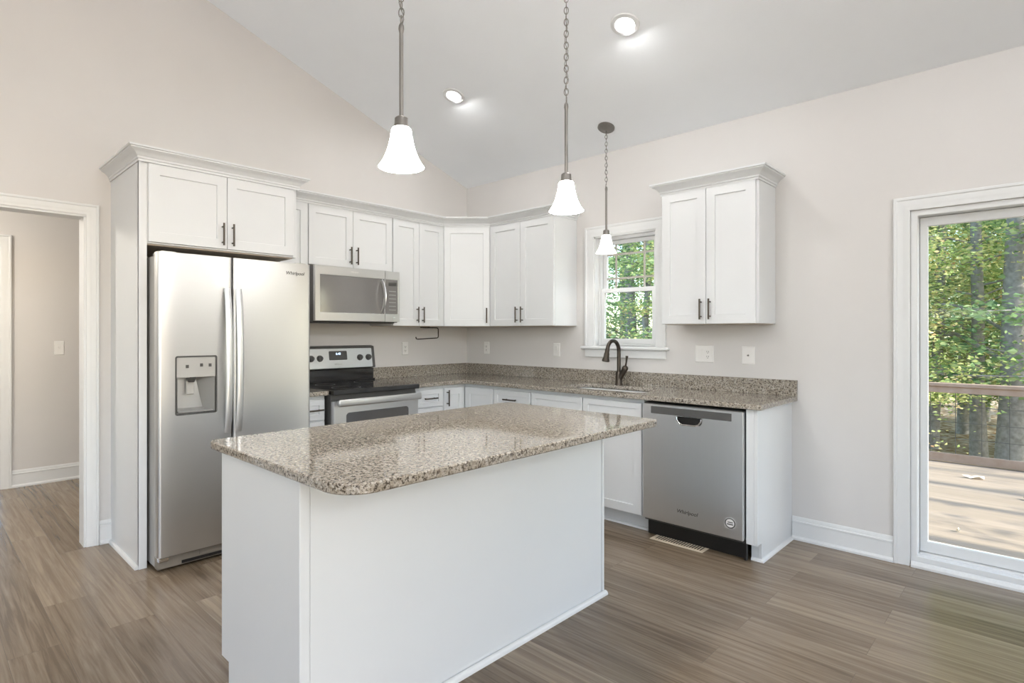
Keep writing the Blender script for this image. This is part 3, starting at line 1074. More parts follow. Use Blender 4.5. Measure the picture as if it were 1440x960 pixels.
def fridge_door(x0, x1, z0, z1, hole=None):
    mb = MB()
    bm = mb.bm
    rr = 0.016
    xs = [(x0, FB), (x0, FY + rr)]
    for i in range(1, 6):
        a = i / 5 * PI / 2
        xs.append((x0 + rr - rr * math.cos(a), FY + rr - rr * math.sin(a)))
    mids = [x0 + (x1 - x0) * f for f in (0.25, 0.5, 0.75)]
    if hole:
        mids = [hole[0], (hole[0] + hole[1]) / 2, hole[1]]
    for m_ in mids:
        xs.append((m_, FY))
    for i in range(5, -1, -1):
        a = i / 5 * PI / 2
        xs.append((x1 - rr + rr * math.cos(a), FY + rr - rr * math.sin(a)))
    xs.append((x1, FB))
    zs = [z0, z1]
    if hole:
        zs = [z0, hole[2], hole[3], z1]
    grid = [[bm.verts.new((x, y, z)) for x, y in xs] for z in zs]
    for i in range(len(zs) - 1):
        for j in range(len(xs) - 1):
            if hole and i == 1 and hole[0] - 1e-6 <= xs[j][0] and xs[j + 1][0] <= hole[1] + 1e-6 and abs(xs[j][1] - FY) < 1e-6 and abs(xs[j + 1][1] - FY) < 1e-6:
                continue
            bm.faces.new((grid[i][j], grid[i][j + 1], grid[i + 1][j + 1], grid[i + 1][j]))
    bm.faces.new(grid[0][::-1])
    bm.faces.new(grid[-1])
    for i in range(len(zs) - 1):
        bm.faces.new((grid[i][0], grid[i + 1][0], grid[i + 1][-1], grid[i][-1])) if len(zs) == 2 else None
    if len(zs) > 2:
        bm.faces.new([g_[0] for g_ in grid] + [g_[-1] for g_ in grid][::-1])
    return mb


HZ0, HZ1, HX0, HX1 = 0.862, 1.186, 0.090, 0.308
dL = obj('door', fridge_door(0.0, 0.399, 0.088, 1.765, (HX0, HX1, HZ0, HZ1)), M_STEEL, t)
dR = obj('door', fridge_door(0.405, 0.905, 0.088, 1.765), M_STEEL, t)
for xx, dr in ((0.366, dL), (0.430, dR)):
    pts = []
    for i in range(13):
        f = i / 12
        pts.append((xx, FY - 0.012 - 0.034 * math.sin(PI * f) ** 0.6, 0.735 + f * (1.580 - 0.735)))
    hm = MB().tube(pts, 0.0185, 12, flat=(0.45, 1.05))
    hm.cyl((xx, FY + 0.001, 0.750), (xx, FY - 0.02, 0.745), 0.013, seg=12).cyl((xx, FY + 0.001, 1.565), (xx, FY - 0.02, 1.570), 0.013, seg=12)
    obj('handle', hm, M_HANDLE, dr)
# dispenser
dp = MB()
bm = dp.bm
mb = dp
hz1 = HZ0 + 0.205
inn = 0.008
A = [(HX0 + inn, FY + 0.001, HZ0 + inn), (HX1 - inn, FY + 0.001, HZ0 + inn), (HX1 - inn, FY + 0.001, hz1), (HX0 + inn, FY + 0.001, hz1)]
B = [(HX0 + 0.020, FB + 0.004, HZ0 + 0.030), (HX1 - 0.060, FB + 0.004, HZ0 + 0.030), (HX1 - 0.095, FB + 0.001, hz1 - 0.002), (HX0 + 0.020, FB + 0.001, hz1 - 0.002)]
va = [bm.verts.new(p) for p in A]
vb = [bm.verts.new(p) for p in B]
for k in range(3):
    bm.faces.new((va[k], va[(k + 1) % 4], vb[(k + 1) % 4], vb[k])) if k != 2 else None
bm.faces.new((va[3], va[0], vb[0], vb[3]))
bm.faces.new(vb)
o_ = [(HX0, FY, HZ0), (HX1, FY, HZ0), (HX1, FY, HZ1), (HX0, FY, HZ1)]
disp = obj('dispenser', dp, M_RECESS, t, recalc=False)
obj('control_panel', MB().box(HX0 + 0.003, HX1 - 0.003, FY + 0.002, FB, HZ0 + 0.205, HZ1 - 0.003, 0.003), M_GREYPL, disp)
bz = MB().slab(rrect(HX0 - 0.004, HX1 + 0.004, HZ0 - 0.004, HZ1 + 0.004, 0.012), [rrect(HX0 + 0.004, HX1 - 0.004, HZ0 + 0.004, HZ1 - 0.004, 0.008)], FY - 0.002, FY + 0.003, 'y')
obj('bezel', bz, M_DARKGREY, disp)
for bx, bz_ in ((0.150, 1.130), (0.226, 1.136), (0.273, 1.134)):
    obj('button', MB().box(bx - 0.008, bx + 0.008, FY + 0.0005, FY + 0.003, bz_ - 0.009, bz_ + 0.009, 0.0005), M_DARKGREY, disp)
obj('nozzle', MB().cyl((0.180, FY + 0.028, hz1 + 0.002), (0.180, FY + 0.028, hz1 - 0.028), 0.030, 0.016, 16), M_DARKGREY, disp)
obj('paddle', MB().box(0.155, 0.200, FY + 0.036, FY + 0.048, hz1 - 0.100, hz1 - 0.020, 0.005), M_GREYPL, disp)
obj('drip_tray', MB().box(HX0 + 0.012, HX1 - 0.014, FY + 0.004, FB - 0.004, HZ0 + 0.006, HZ0 + 0.016, 0.003), M_RECESS, disp)
# grille at the foot
gr = MB().box(0.004, FWd - 0.004, -0.742, -0.69, 0.012, 0.082, 0.006)
go = obj('kick_grille', gr, M_TAUPE, t)
mb = MB()
mb.box(0.13, FWd - 0.13, -0.7455, -0.740, 0.022, 0.038)
obj('vent_slot', mb, M_BLACK, go)
obj('hinge_foot', MB().box(0.005, 0.060, -0.765, -0.70, 0.060, 0.085, 0.004), M_CHROME, go)
obj('access_panel', MB().box(0.225, 0.400, -0.7450, -0.740, 0.044, 0.078, 0.002), M_TAUPE, go)
tx = put(text_mb('Whirlpool', 0.030, 0.0006, 0.25, 0.0004), Matrix.Translation((0.795, FY - 0.001, 1.700)) @ STAND)
obj('logo', tx, M_DARKGREY, dR)

# ------------------------------------------------------------------ range
t = thing('range', 'stainless electric range with black glass cooktop under the microwave', 'stove', (XW, -1.939, 0), RX)
RW = 0.760
obj('body', MB().box(0.003, RW - 0.003, -0.648, -0.03, 0.05, 0.895, 0.003), M_DARKGREY, t)
obj('foot', MB().box(0.03, RW - 0.03, -0.60, -0.06, 0.0, 0.052), M_BLACK, t)
ct = obj('cooktop', MB().box(0.0, RW, -0.700, -0.075, 0.884, 0.920, 0.006), M_CERAN, t)
for bx, by, br in ((0.19, -0.55, 0.105), (0.57, -0.55, 0.085), (0.19, -0.25, 0.075), (0.57, -0.25, 0.105)):
    obj('burner_ring', MB().lathe([(br - 0.003, 0.9202), (br - 0.003, 0.9208), (br, 0.9208), (br, 0.9202)], (bx, by, 0), 40), M_DARKGREY, ct)
od = obj('oven_door', MB().slab([(0.006, 0.200), (RW - 0.006, 0.200), (RW - 0.006, 0.842), (0.006, 0.842)], [], -0.690, -0.650, 'y', 0.004), M_STEEL, t)
obj('window', MB().slab(rrect(0.105, 0.655, 0.34, 0.755, 0.025), [], -0.6925, -0.688, 'y', 0.001), M_OVENGL, od)
hm = MB().box(0.014, RW - 0.014, -0.748, -0.722, 0.806, 0.856, 0.010, 3)
hm.box(0.03, 0.065, -0.726, -0.688, 0.812, 0.848, 0.004).box(RW - 0.065, RW - 0.03, -0.726, -0.688, 0.812, 0.848, 0.004)
obj('handle', hm, M_STEEL, od)
dr = obj('drawer', MB().box(0.006, RW - 0.006, -0.688, -0.650, 0.058, 0.190, 0.004), M_STEEL, t)
# backguard, leaning back a little
bgd = MB().slab([(-0.020, 1.020), (-0.100, 1.026), (-0.072, 1.206), (-0.030, 1.214), (-0.020, 1.206)], [], 0.0, RW, 'x', 0.004)
bk = obj('backguard', bgd, M_DARKGREY, t)
lean = math.atan2(0.028, 0.18)
bmx = Matrix.Translation((0, -0.100, 1.026)) @ Matrix.Rotation(-lean, 4, 'X')
obj('console', put(MB().slab(rrect(0.030, RW - 0.032, 0.006, 0.166, 0.008), [], -0.004, 0.002, 'y', 0.001), bmx), M_STEEL, bk)
ds = obj('display', put(MB().slab(rrect(0.318, 0.484, 0.072, 0.146, 0.008), [], -0.0065, -0.003, 'y', 0.001), bmx), M_DARKGREY, bk)
obj('digits', put(put(text_mb('6:40', 0.026, 0.0004), Matrix.Translation((0.402, -0.0072, 0.122)) @ STAND), bmx), M_DIGIT, ds)
for kx in (0.158, 0.234, 0.605, 0.690):
    ko = obj('knob', put(MB().cyl((kx, 0.0, 0.088), (kx, -0.012, 0.088), 0.027, 0.025, 24).cyl((kx, -0.010, 0.088), (kx, -0.030, 0.088), 0.020, 0.018, 24).box(kx - 0.004, kx + 0.004, -0.034, -0.012, 0.070, 0.108, 0.002), bmx), M_DARKGREY, bk)
obj('logo', put(put(text_mb('Whirlpool', 0.016, 0.0003, 0.25), Matrix.Translation((0.395, -0.0046, 0.038)) @ STAND), bmx), M_GREYPL, bk)
obj('vent_trim', MB().box(0.012, RW - 0.012, -0.086, -0.022, 0.918, 1.022, 0.003).box(0.004, RW - 0.004, -0.098, -0.070, 0.920, 0.934, 0.003), M_CERAN, t)

# ------------------------------------------------------------------ microwave
t = thing('microwave', 'stainless over-the-range microwave below the short wall cabinet', 'microwave', (XW, -1.938, 1.396), RX)
MW, MH = 0.758, 0.420
obj('body', MB().box(0.001, MW - 0.001, -0.410, -0.02, 0.006, MH - 0.002, 0.002), M_DARKGREY, t)
fd = obj('door', MB().slab([(0.0, 0.012), (0.612, 0.012), (0.612, MH - 0.002), (0.0, MH - 0.002)], [[(0.040, 0.075), (0.610, 0.075), (0.610, MH - 0.068), (0.040, MH - 0.068)]], -0.440, -0.411, 'y', 0.002), M_STEEL, t)
obj('window', MB().box(0.038, 0.6125, -0.436, -0.413, 0.073, MH - 0.066), M_MWGL, fd)
pn = obj('control_panel', MB().box(0.6145, 0.744, -0.436, -0.411, 0.073, MH - 0.066), M_MWGL, t)
obj('control_frame', MB().slab([(0.614, 0.012), (MW, 0.012), (MW, MH - 0.002), (0.614, MH - 0.002)], [[(0.6142, 0.075), (0.742, 0.075), (0.742, MH - 0.068), (0.6142, MH - 0.068)]], -0.440, -0.411, 'y', 0.001), M_STEEL, t)
for i in range(6):
    obj('button_row', MB().box(0.655, 0.722, -0.4368, -0.4355, 0.105 + i * 0.030, 0.111 + i * 0.030), M_MWMARK, pn)
obj('clock_display', MB().box(0.650, 0.728, -0.4370, -0.4355, 0.300, 0.330), M_DARKGREY, pn)
pts = []
for i in range(13):
    f = i / 12
    pts.append((0.580, -0.440 - 0.048 * math.sin(PI * f) ** 0.75, 0.082 + f * 0.258))
obj('handle', MB().tube(pts, 0.016, 12, flat=(0.5, 0.95)), M_STEELV, fd)
obj('logo', MB().lathe([(0, 0), (0.010, 0), (0.010, 0.0012), (0, 0.0014)], m=Matrix.Translation((0.700, -0.4405, 0.042)) @ Matrix.Rotation(PI / 2, 4, 'X')), M_CHROME, t)
obj('door_logo', put(text_mb('Whirlpool', 0.016, 0.0003, 0.25), Matrix.Translation((0.330, -0.4405, MH - 0.034)) @ STAND), M_PLATE, fd)
obj('vent', MB().box(0.03, MW - 0.03, -0.41, -0.05, 0.0, 0.008, 0.002), M_BLACK, t)

# ------------------------------------------------------------------ dishwasher
t = thing('dishwasher', 'stainless dishwasher between sink base and end panel', 'dishwasher', (2.300, 0, 0))
obj('tub', MB().box(0.004, 0.644, -0.600, -0.03, 0.10, 0.868, 0.002), M_DARKGREY, t)
x0, x1, yf = 0.012, 0.645, -0.642
fd = obj('door', MB().slab([(x0, 0.122), (x1, 0.122), (x1, 0.866), (x0, 0.866)], [rrect(0.242, 0.402, 0.752, 0.800, (0.03, 0.03, 0.004, 0.004))], yf, -0.602, 'y', 0.004), M_STEELV, t)
obj('console', MB().slab(rrect(0.070, 0.580, 0.804, 0.850, 0.003), [], yf - 0.0015, yf + 0.004, 'y'), M_DWGL, fd)
obj('pocket_handle', MB().box(0.236, 0.408, yf + 0.018, yf + 0.030, 0.742, 0.808), M_BLACK, fd)
obj('handle_lip', MB().tube([(0.244, yf - 0.002, 0.797), (0.246, yf - 0.003, 0.780), (0.262, yf - 0.003, 0.760), (0.282, yf - 0.003, 0.753), (0.362, yf - 0.003, 0.753), (0.382, yf - 0.003, 0.760), (0.398, yf - 0.003, 0.780), (0.400, yf - 0.002, 0.797)], 0.0045, 8), M_CHROME, fd)
obj('kick_plate', MB().box(0.012, 0.640, -0.572, -0.555, 0.004, 0.120, 0.002).box(0.636, 0.648, -0.600, -0.575, 0.004, 0.40), M_BLACK, t)
obj('logo', put(text_mb('Whirlpool', 0.032, 0.0005, 0.25, 0.0003), Matrix.Translation((0.310, yf - 0.0008, 0.214)) @ STAND), M_DARKGREY, fd)
sm = Matrix.Translation((0.572, yf - 0.0004, 0.212)) @ Matrix.Rotation(PI / 2, 4, 'X')
st = obj('sticker', MB().lathe([(0, 0), (0.033, 0), (0.033, 0.0006), (0, 0.0006)], m=sm), M_PLATE, fd)
mb = MB().lathe([(0.024, 0.0006), (0.024, 0.0010), (0.031, 0.0010), (0.031, 0.0006)], m=sm)
obj('sticker_ring', mb, M_DARKGREY, st)
mb = put(MB().box(-0.018, 0.018, -0.0012, -0.0008, -0.010, -0.003).box(-0.014, 0.016, -0.0012, -0.0008, 0.002, 0.008), Matrix.Translation((0.572, yf, 0.212)))
obj('sticker_print', mb, M_DARKGREY, st)

# ------------------------------------------------------------------ wall plates
PG = 'wall plates'


def plate_frame(w, h):
    mb = MB()
    bm = mb.bm
    A = [bm.verts.new(p) for p in ((-w / 2, -0.0003, -h / 2), (w / 2, -0.0003, -h / 2), (w / 2, -0.0003, h / 2), (-w / 2, -0.0003, h / 2))]
    B = [bm.verts.new((v.co.x * 0.93, -0.006, v.co.z * 0.95)) for v in A]
    for k in range(4):
        bm.faces.new((A[k], A[(k + 1) % 4], B[(k + 1) % 4], B[k]))
    bm.faces.new(B)
    bm.faces.new(A[::-1])
    return mb


def recept(root, x):
    o = obj('receptacle', MB().slab(rrect(x - 0.0165, x + 0.0165, -0.034, 0.034, 0.004), [], -0.0085, -0.005, 'y', 0.0006), M_PLATE, root)
    for z in (-0.019, 0.016):
        sl = MB().box(x - 0.0075, x - 0.0050, -0.0090, -0.0080, z - 0.005, z + 0.006)
        sl.box(x + 0.0050, x + 0.0075, -0.0090, -0.0080, z - 0.005, z + 0.006)
        sl.cyl((x, -0.0080, z - 0.010), (x, -0.0090, z - 0.010), 0.0028, seg=10)
        obj('slot', sl, M_DARKGREY, o)


def rocker(root, x):
    obj('rocker', MB().slab([(-0.006, -0.032), (-0.0075, 0.0), (-0.0095, 0.032), (-0.004, 0.032), (-0.004, -0.032)], [], x - 0.0155, x + 0.0155, 'x'), M_PLATE, root)


o = thing('outlet', 'white outlet plate on the left wall right of the range', 'outlet', (XW, -0.790, 1.176), RX, PG)
obj('plate', plate_frame(0.072, 0.116), M_PLATE, o)
recept(o, 0)
o = thing('outlet', 'white outlet plate on the right wall nearest the room corner', 'outlet', (0.262, 0, 1.172), 0, PG)
obj('plate', plate_frame(0.072, 0.116), M_PLATE, o)
recept(o, 0)
o = thing('light_switch', 'white switch plate between the corner and the window', 'switch', (1.121, 0, 1.172), 0, PG)
obj('plate', plate_frame(0.072, 0.116), M_PLATE, o)
rocker(o, 0)
o = thing('outlet', 'white double plate with switch and outlet under the right wall cabinet', 'outlet', (2.440, 0, 1.170), 0, PG)
obj('plate', plate_frame(0.134, 0.120), M_PLATE, o)
rocker(o, -0.030)
recept(o, 0.026)
o = thing('cable_jack', 'white cable jack plate right of the double outlet', 'jack', (2.742, 0, 1.167), 0, PG)
obj('plate', plate_frame(0.086, 0.120), M_PLATE, o)
obj('connector', MB().cyl((0, -0.005, 0), (0, -0.016, 0), 0.006, 0.005, 12), M_NICKEL, o)
o = thing('light_switch', 'white switch plate on the hall wall', 'switch', (HX, -3.066, 1.185), RX, PG)
obj('plate', plate_frame(0.072, 0.122), M_PLATE, o)
obj('toggle', MB().box(-0.005, 0.005, -0.016, -0.005, -0.004, 0.014, 0.002), M_PLATE, o)

# paper towel holder under the cabinet
o = thing('paper_towel_holder', 'empty dark metal paper towel holder under the wall cabinet right of the microwave', 'towel holder', (0.17, -0.68, UZ0), 0)
obj('bracket', MB().box(-0.014, 0.014, -0.075, 0.02, -0.011, 0.001, 0.002), M_BRONZE, o)
obj('arm', MB().tube([(0, -0.05, -0.008), (0, 0.105, -0.009), (0, 0.122, -0.012), (0, 0.130, -0.022), (0, 0.131, -0.085), (0, 0.128, -0.097), (0, 0.116, -0.103), (0, -0.112, -0.112), (0, -0.128, -0.108), (0, -0.133, -0.092)], 0.0048, 8), M_BRONZE, o)

# floor register
o = thing('floor_register', 'beige metal floor vent in front of the dishwasher', 'vent', (2.544, -0.603, 0))
holes = []
for k in range(18):
    x = -0.1445 + k * 0.0170
    holes.append([(x - 0.0052, -0.036), (x + 0.0052, -0.036), (x + 0.0052, 0.036), (x - 0.0052, 0.036)])
obj('grate', MB().slab([(-0.172, -0.060), (0.172, -0.060), (0.172, 0.060), (-0.172, 0.060)], holes, 0.0015, 0.0045, 'z'), M_VENT, o)
obj('slot_shade', MB().box(-0.155, 0.155, -0.045, 0.045, 0.0002, 0.0014), M_SLOT_SHADE, o)  # flat black sheet painting the shade below the grate slots

# ------------------------------------------------------------------ lamps
TH = math.atan(K)


def recessed(x, y, label, group='recessed ceiling lights', seen=True):
    tilt = -TH if y > RIDGE else TH
    o = thing('recessed_light', label, 'ceiling light', (x, y, cz(y)), 0, group, rot=(tilt, 0, 0))
    obj('trim_ring', MB().lathe([(0.056, -0.004), (0.060, -0.010), (0.074, -0.011), (0.084, -0.008), (0.086, 0.001), (0.056, 0.001)], (0, 0, 0), 40), M_TRIM, o)
    obj('lens', MB().lathe([(0.057, 0.0), (0.055, -0.006), (0.045, -0.013), (0.028, -0.019), (0, -0.021)], (0, 0, 0), 32), M_CANLENS, o)
    l = lamp('can_lamp', 'AREA', (x, y, cz(y) - 0.027), CAN_W, (1.0, 0.992, 0.975), (0, 0, -1), shape='DISK', size=0.10)
    return o


recessed(2.412, -1.028, 'recessed ceiling light nearest the camera, right of the second chain')
recessed(0.932, -1.048, 'small recessed ceiling light above the range, between the two pendant cords')
recessed(2.41, -2.3, 'recessed ceiling light over the island')
recessed(4.3, -1.2, 'added unseen recessed ceiling light above the patio door side')  # this and the next three are unseen, added to brighten the room
recessed(4.4, -3.3, 'added unseen recessed ceiling light over the camera')
recessed(6.6, -2.2, 'added unseen recessed ceiling light in the great room')
recessed(5.8, -6.4, 'added unseen recessed ceiling light on the far slope')


def link_pts(c, up, along, L=0.034, w=0.0095, n=14):
    """stadium shaped chain link centre c, long axis along, width axis up"""
    out = []
    for k in range(n):
        a = 2 * PI * k / n
        ca, sa = math.cos(a), math.sin(a)
        out.append(Vector(c) + Vector(up) * (w * ca) + Vector(along) * (sa * L * 0.5))
    return out


def pendant(x, y, zb, label, watts=PEND_W):
    zc = cz(y)
    o = thing('pendant_light', label, 'pendant light', (x, y, zc), 0, 'bell glass pendant lights')
    dz = zb - zc                       # local z of the shade rim
    obj('canopy', put(MB().lathe([(0, -0.026), (0.012, -0.026), (0.018, -0.022), (0.055, -0.018), (0.064, -0.010), (0.064, 0.0), (0, 0.0)], (0, 0, 0), 32), Matrix.Rotation(-TH, 4, 'X')), M_NICKEL, o)
    ztop = dz + 0.495                  # top of rod
    ch = MB()
    z = -0.030
    i = 0
    pitch = 0.027
    while z - pitch > ztop + 0.006:
        ux = (0.8, 0.6, 0) if i % 2 else (-0.6, 0.8, 0)
        ch.tube(link_pts((0, 0, z - 0.017), ux, (0, 0, 1)), 0.0021, 6, closed=True)
        z -= pitch
        i += 1
    cord = []
    zz = -0.02
    while zz > ztop:
        cord.append((0.006 * math.sin(zz * 60), 0.006 * math.cos(zz * 47), zz))
        zz -= 0.02
    cord.append((0, 0, ztop))
    obj('chain', ch, M_NICKEL, o)
    obj('cord', MB().tube(cord, 0.0016, 6), M_NICKEL, o)
    obj('rod', MB().cyl((0, 0, dz + 0.150), (0, 0, ztop - 0.008), 0.0075, seg=14).lathe([(0, 0.018), (0.004, 0.017), (0.009, 0.006), (0.010, -0.006), (0.0075, -0.02)], (0, 0, ztop - 0.006), 14), M_NICKEL, o)
    obj('socket', MB().lathe([(0, 0.175), (0.017, 0.175), (0.023, 0.170), (0.024, 0.150), (0.026, 0.143), (0.026, 0.132), (0.0, 0.132)], (0, 0, dz), 28), M_NICKEL, o)
    prof = [(0.022, 0.138), (0.031, 0.135), (0.0355, 0.125), (0.038, 0.105), (0.043, 0.080), (0.052, 0.050), (0.064, 0.023), (0.077, 0.003), (0.080, 0.0), (0.078, -0.001),
            (0.074, 0.003), (0.061, 0.023), (0.049, 0.050), (0.040, 0.080), (0.035, 0.105), (0.0325, 0.124), (0.029, 0.131), (0.022, 0.133)]
    obj('shade', MB().lathe(prof, (0, 0, dz), 40), M_SHADE if watts == PEND_W else M_SHADE_DIM, o)
    obj('bulb', MB().lathe([(0, 0.068), (0.010, 0.070), (0.017, 0.078), (0.019, 0.087), (0.017, 0.097), (0.012, 0.108), (0.012, 0.132), (0, 0.132)], (0, 0, dz), 20), M_BULB, o)
    lamp('pendant_lamp', 'POINT', (x, y, zb + 0.048), watts, (1.0, 0.985, 0.96), shadow_soft_size=0.014)
    return o


pendant(2.585, -2.800, 1.900, 'bell glass pendant nearest the camera over the left end of the island')
pendant(2.600, -1.860, 1.885, 'bell glass pendant over the right end of the island, in front of the wall cabinet')
pendant(1.800, -0.275, 1.925, 'bell glass pendant hanging over the sink in front of the window', PEND_W * 0.4)

lamp('hall_lamp', 'POINT', (-1.05, -4.5, 2.30), HALL_W, (1.0, 0.92, 0.80), shadow_soft_size=0.12)
o = thing('flush_light', 'round flush ceiling light in the hall', 'ceiling light', (-1.05, -4.5, 2.45))
obj('shade', MB().lathe([(0, -0.09), (0.08, -0.08), (0.13, -0.05), (0.15, 0.0), (0, 0)]), M_CANLENS, o)

# ------------------------------------------------------------------ outside
random.seed(7)
DKZ = -0.15
mb = MB().box(-6, 9, 0.16, 4.40, DKZ - 0.04, DKZ)
struct('floor_deck', mb, M_DECK, label='sunlit wooden deck outside the patio door', cat='deck')
mb = MB()
NG = 40
gv = [[mb.bm.verts.new((-45 + 90 * i / NG, 0.2 + 60 * j / NG, -1.25 + 0.12 * math.sin(i * 1.7) * math.cos(j * 1.3) + max(0, j - 6) * -0.02)) for i in range(NG + 1)] for j in range(NG + 1)]
for j in range(NG):
    for i in range(NG):
        mb.bm.faces.new((gv[j][i], gv[j][i + 1], gv[j + 1][i + 1], gv[j + 1][i]))
struct('ground', mb, M_DUFF, label='leaf-covered forest floor beyond the deck', cat='ground')

o = thing('deck_railing', 'brown wood deck railing with wire mesh infill', 'railing', (1.5, 4.33, DKZ))
obj('top_rail', MB().box(-7.4, 7.4, -0.045, 0.045, 0.86, 0.90, 0.004).box(-7.4, 7.4, -0.030, 0.010, 0.79, 0.86, 0.003), M_RAIL, o)
obj('bottom_rail', MB().box(-7.4, 7.4, -0.030, 0.010, 0.010, 0.105, 0.003), M_RAIL, o)
for px in (-7.0, -5.2, -3.4, -1.45, 3.4, 5.2, 7.0):
    obj('post', MB().box(px - 0.045, px + 0.045, -0.035, 0.055, 0.0, 0.86, 0.003), M_RAIL, o)
mb = MB()
for k in range(66):
    xx = -7.3 + k * 0.225
    mb.cyl((xx, -0.01, 0.10), (xx, -0.01, 0.80), 0.0035, seg=5)
for zz in (0.28, 0.46, 0.64):
    mb.cyl((-7.35, -0.01, zz), (7.35, -0.01, zz), 0.0032, seg=5)
obj('wire_mesh', mb, M_DARKGREY, o)

# fallen leaves on the deck
for i, (lx, ly, sz) in enumerate(((3.641, 3.565, 0.10), (3.71, 1.452, 0.022), (4.05, 2.9, 0.05))):
    mb = MB()
    n_ = 9
    cv = mb.bm.verts.new((0, 0, 0.012))
    ring = []
    for k in range(n_):
        a = 2 * PI * k / n_
        rr = sz * (0.55 + 0.45 * (k % 2)) * (1.4 if k == 0 else 1)
        ring.append(mb.bm.verts.new((rr * math.cos(a), rr * 0.6 * math.sin(a), 0.004 + 0.03 * abs(math.sin(a * 1.5)))))
    for k in range(n_):
        mb.bm.faces.new((cv, ring[k], ring[(k + 1) % n_]))
    lf = obj('fallen_leaf', mb, M_DRYLEAF)
    lf.location = (lx, ly, DKZ)
    lf.rotation_euler = (0, 0, i * 1.1)
    tag(lf, ['large pale dry leaf lying near the deck railing', 'small dry leaf on the deck nearest the patio door', 'dry leaf lying by the bottom deck rail'][i], 'leaf', 'fallen leaves on the deck')


def make_tree(label, group, h, r0, crown0, spread, nclump, nleaf, lsize, mleaf, lean=(0, 0), seed=1, csz=0.8):
    rnd = random.Random(seed)
    root = thing('tree', label, 'tree', (0, 0, 0), 0, group)
    tp = []
    n_ = 9
    wob = [(rnd.uniform(-1, 1) * 0.05 * h * 0.12, rnd.uniform(-1, 1) * 0.05 * h * 0.12) for _ in range(n_)]
    for i in range(n_):
        f = i / (n_ - 1)
        tp.append((lean[0] * f * h + wob[i][0] * min(1, 2 * f), lean[1] * f * h + wob[i][1] * min(1, 2 * f), -0.15 + f * h))
    rs = [r0 * (1.25 if i == 0 else 1.0 - 0.8 * i / (n_ - 1)) for i in range(n_)]
    obj('trunk', MB().tube(tp, rs, 10), M_BARK, root, smooth=80)
    lm = MB()
    bmb = MB()
    bm = lm.bm
    for c in range(nclump):
        f = crown0 + (1 - crown0) * rnd.random() ** 0.9
        i = min(n_ - 2, int(f * (n_ - 1)))
        base_p = Vector(tp[i]).lerp(Vector(tp[i + 1]), f * (n_ - 1) - i)
        a = rnd.uniform(0, 2 * PI)
        ln = spread * (1.1 - 0.6 * (f - crown0) / (1 - crown0 + 1e-6)) * rnd.uniform(0.35, 1.0)
        tip = base_p + Vector((math.cos(a) * ln, math.sin(a) * ln, rnd.uniform(0.0, 0.35) * ln))
        md = base_p.lerp(tip, 0.5) + Vector((0, 0, 0.08 * ln))
        br = max(0.008, r0 * 0.22 * (1 - f * 0.7))
        bmb.tube([base_p, md, tip], [br, br * 0.7, br * 0.3], 5, cap=False)
        cs = csz * rnd.uniform(0.7, 1.3)
        for _ in range(nleaf):
            d = Vector((rnd.gauss(0, 0.55), rnd.gauss(0, 0.55), rnd.gauss(0, 0.22))) * cs
            p = tip + d if rnd.random() < 0.75 else base_p.lerp(tip, rnd.uniform(0.35, 1)) + d * 0.5
            s_ = lsize * rnd.uniform(0.6, 1.3)
            q = Matrix.Rotation(rnd.uniform(0, 2 * PI), 3, 'Z') @ Matrix.Rotation(rnd.gauss(0, 0.7), 3, 'X')
            v = [bm.verts.new(p + q @ Vector(w)) for w in ((-s_ * 0.55, 0, 0), (-s_ * 0.1, -s_ * 0.42, 0.1 * s_), (s_ * 0.7, 0, -0.12 * s_), (-s_ * 0.1, s_ * 0.42, 0.1 * s_))]
            bm.faces.new(v)
    obj('branches', bmb, M_BARK, root, smooth=80)
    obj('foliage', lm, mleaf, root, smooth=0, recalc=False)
    return root


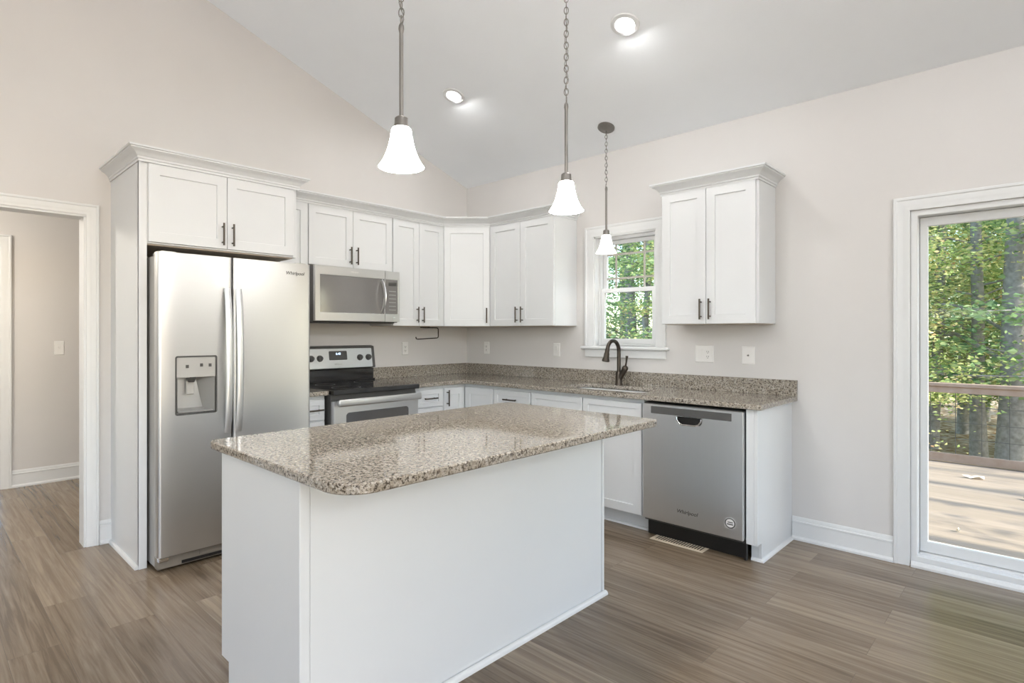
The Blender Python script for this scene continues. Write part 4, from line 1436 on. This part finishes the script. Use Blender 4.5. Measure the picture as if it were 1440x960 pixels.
TG = 'trees beyond the deck'
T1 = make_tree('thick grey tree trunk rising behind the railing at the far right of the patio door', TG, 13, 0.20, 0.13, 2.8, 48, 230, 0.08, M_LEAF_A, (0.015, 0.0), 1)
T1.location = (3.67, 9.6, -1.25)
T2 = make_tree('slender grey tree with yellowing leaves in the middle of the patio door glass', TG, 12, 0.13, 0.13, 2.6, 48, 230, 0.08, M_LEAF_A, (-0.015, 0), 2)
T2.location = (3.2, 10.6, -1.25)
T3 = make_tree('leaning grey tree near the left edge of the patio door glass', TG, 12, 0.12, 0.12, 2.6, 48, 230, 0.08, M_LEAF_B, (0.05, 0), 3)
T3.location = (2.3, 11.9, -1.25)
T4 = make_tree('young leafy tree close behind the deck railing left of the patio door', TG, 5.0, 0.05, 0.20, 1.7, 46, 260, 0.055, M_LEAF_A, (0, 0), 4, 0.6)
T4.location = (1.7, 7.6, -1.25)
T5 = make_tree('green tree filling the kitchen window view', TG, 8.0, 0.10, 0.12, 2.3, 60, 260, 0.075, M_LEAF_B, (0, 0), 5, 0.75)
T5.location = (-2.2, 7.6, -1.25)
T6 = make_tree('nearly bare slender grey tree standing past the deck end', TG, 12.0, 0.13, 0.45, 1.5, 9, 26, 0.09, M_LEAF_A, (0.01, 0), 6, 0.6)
T6.location = (10.8, 1.3, -1.25)
BGL = 'leafy tree in the woods beyond the deck'
rnd = random.Random(21)
spots = [(4.9, 8.4, T3), (2.5, 16.0, T2), (4.1, 14.5, T5), (1.2, 13.0, T5), (4.9, 12.0, T4), (3.0, 13.0, T4), (2.1, 6.9, T4), (2.8, 18.5, T5), (4.6, 18.0, T3), (1.4, 18.5, T2), (0.2, 10.0, T2), (-0.8, 6.9, T4), (-3.6, 9.4, T1), (-1.2, 11.4, T3),
         (-4.6, 13.2, T5), (-2.8, 14.0, T2), (-6.5, 11.0, T5), (-7.5, 15.5, T1), (-5.2, 18.5, T3), (-1.0, 18.5, T5), (3.3, 22.5, T5), (0.6, 23.0, T1), (5.8, 22.0, T5), (-8.5, 21.0, T5), (-4.0, 23.5, T5), (-11.0, 17.0, T5),
         (6.2, 10.6, T1), (7.0, 14.5, T5), (7.5, 8.3, T4), (9.6, 11.0, T3), (6.4, 8.0, T2), (8.0, 17.5, T5), (9.5, 14.0, T5), (11.5, 18.0, T1), (12.0, 9.5, T5), (14.5, 13.0, T5), (12.0, 2.5, T6), (14.5, 3.35, T6), (17.0, 4.1, T6)]
for x, y, src in spots:
    dup(src, (x, y, -1.25 - 0.01 * y), rnd.uniform(0, 6.28), BGL, 'trees in the woods', rnd.uniform(0.85, 1.2))
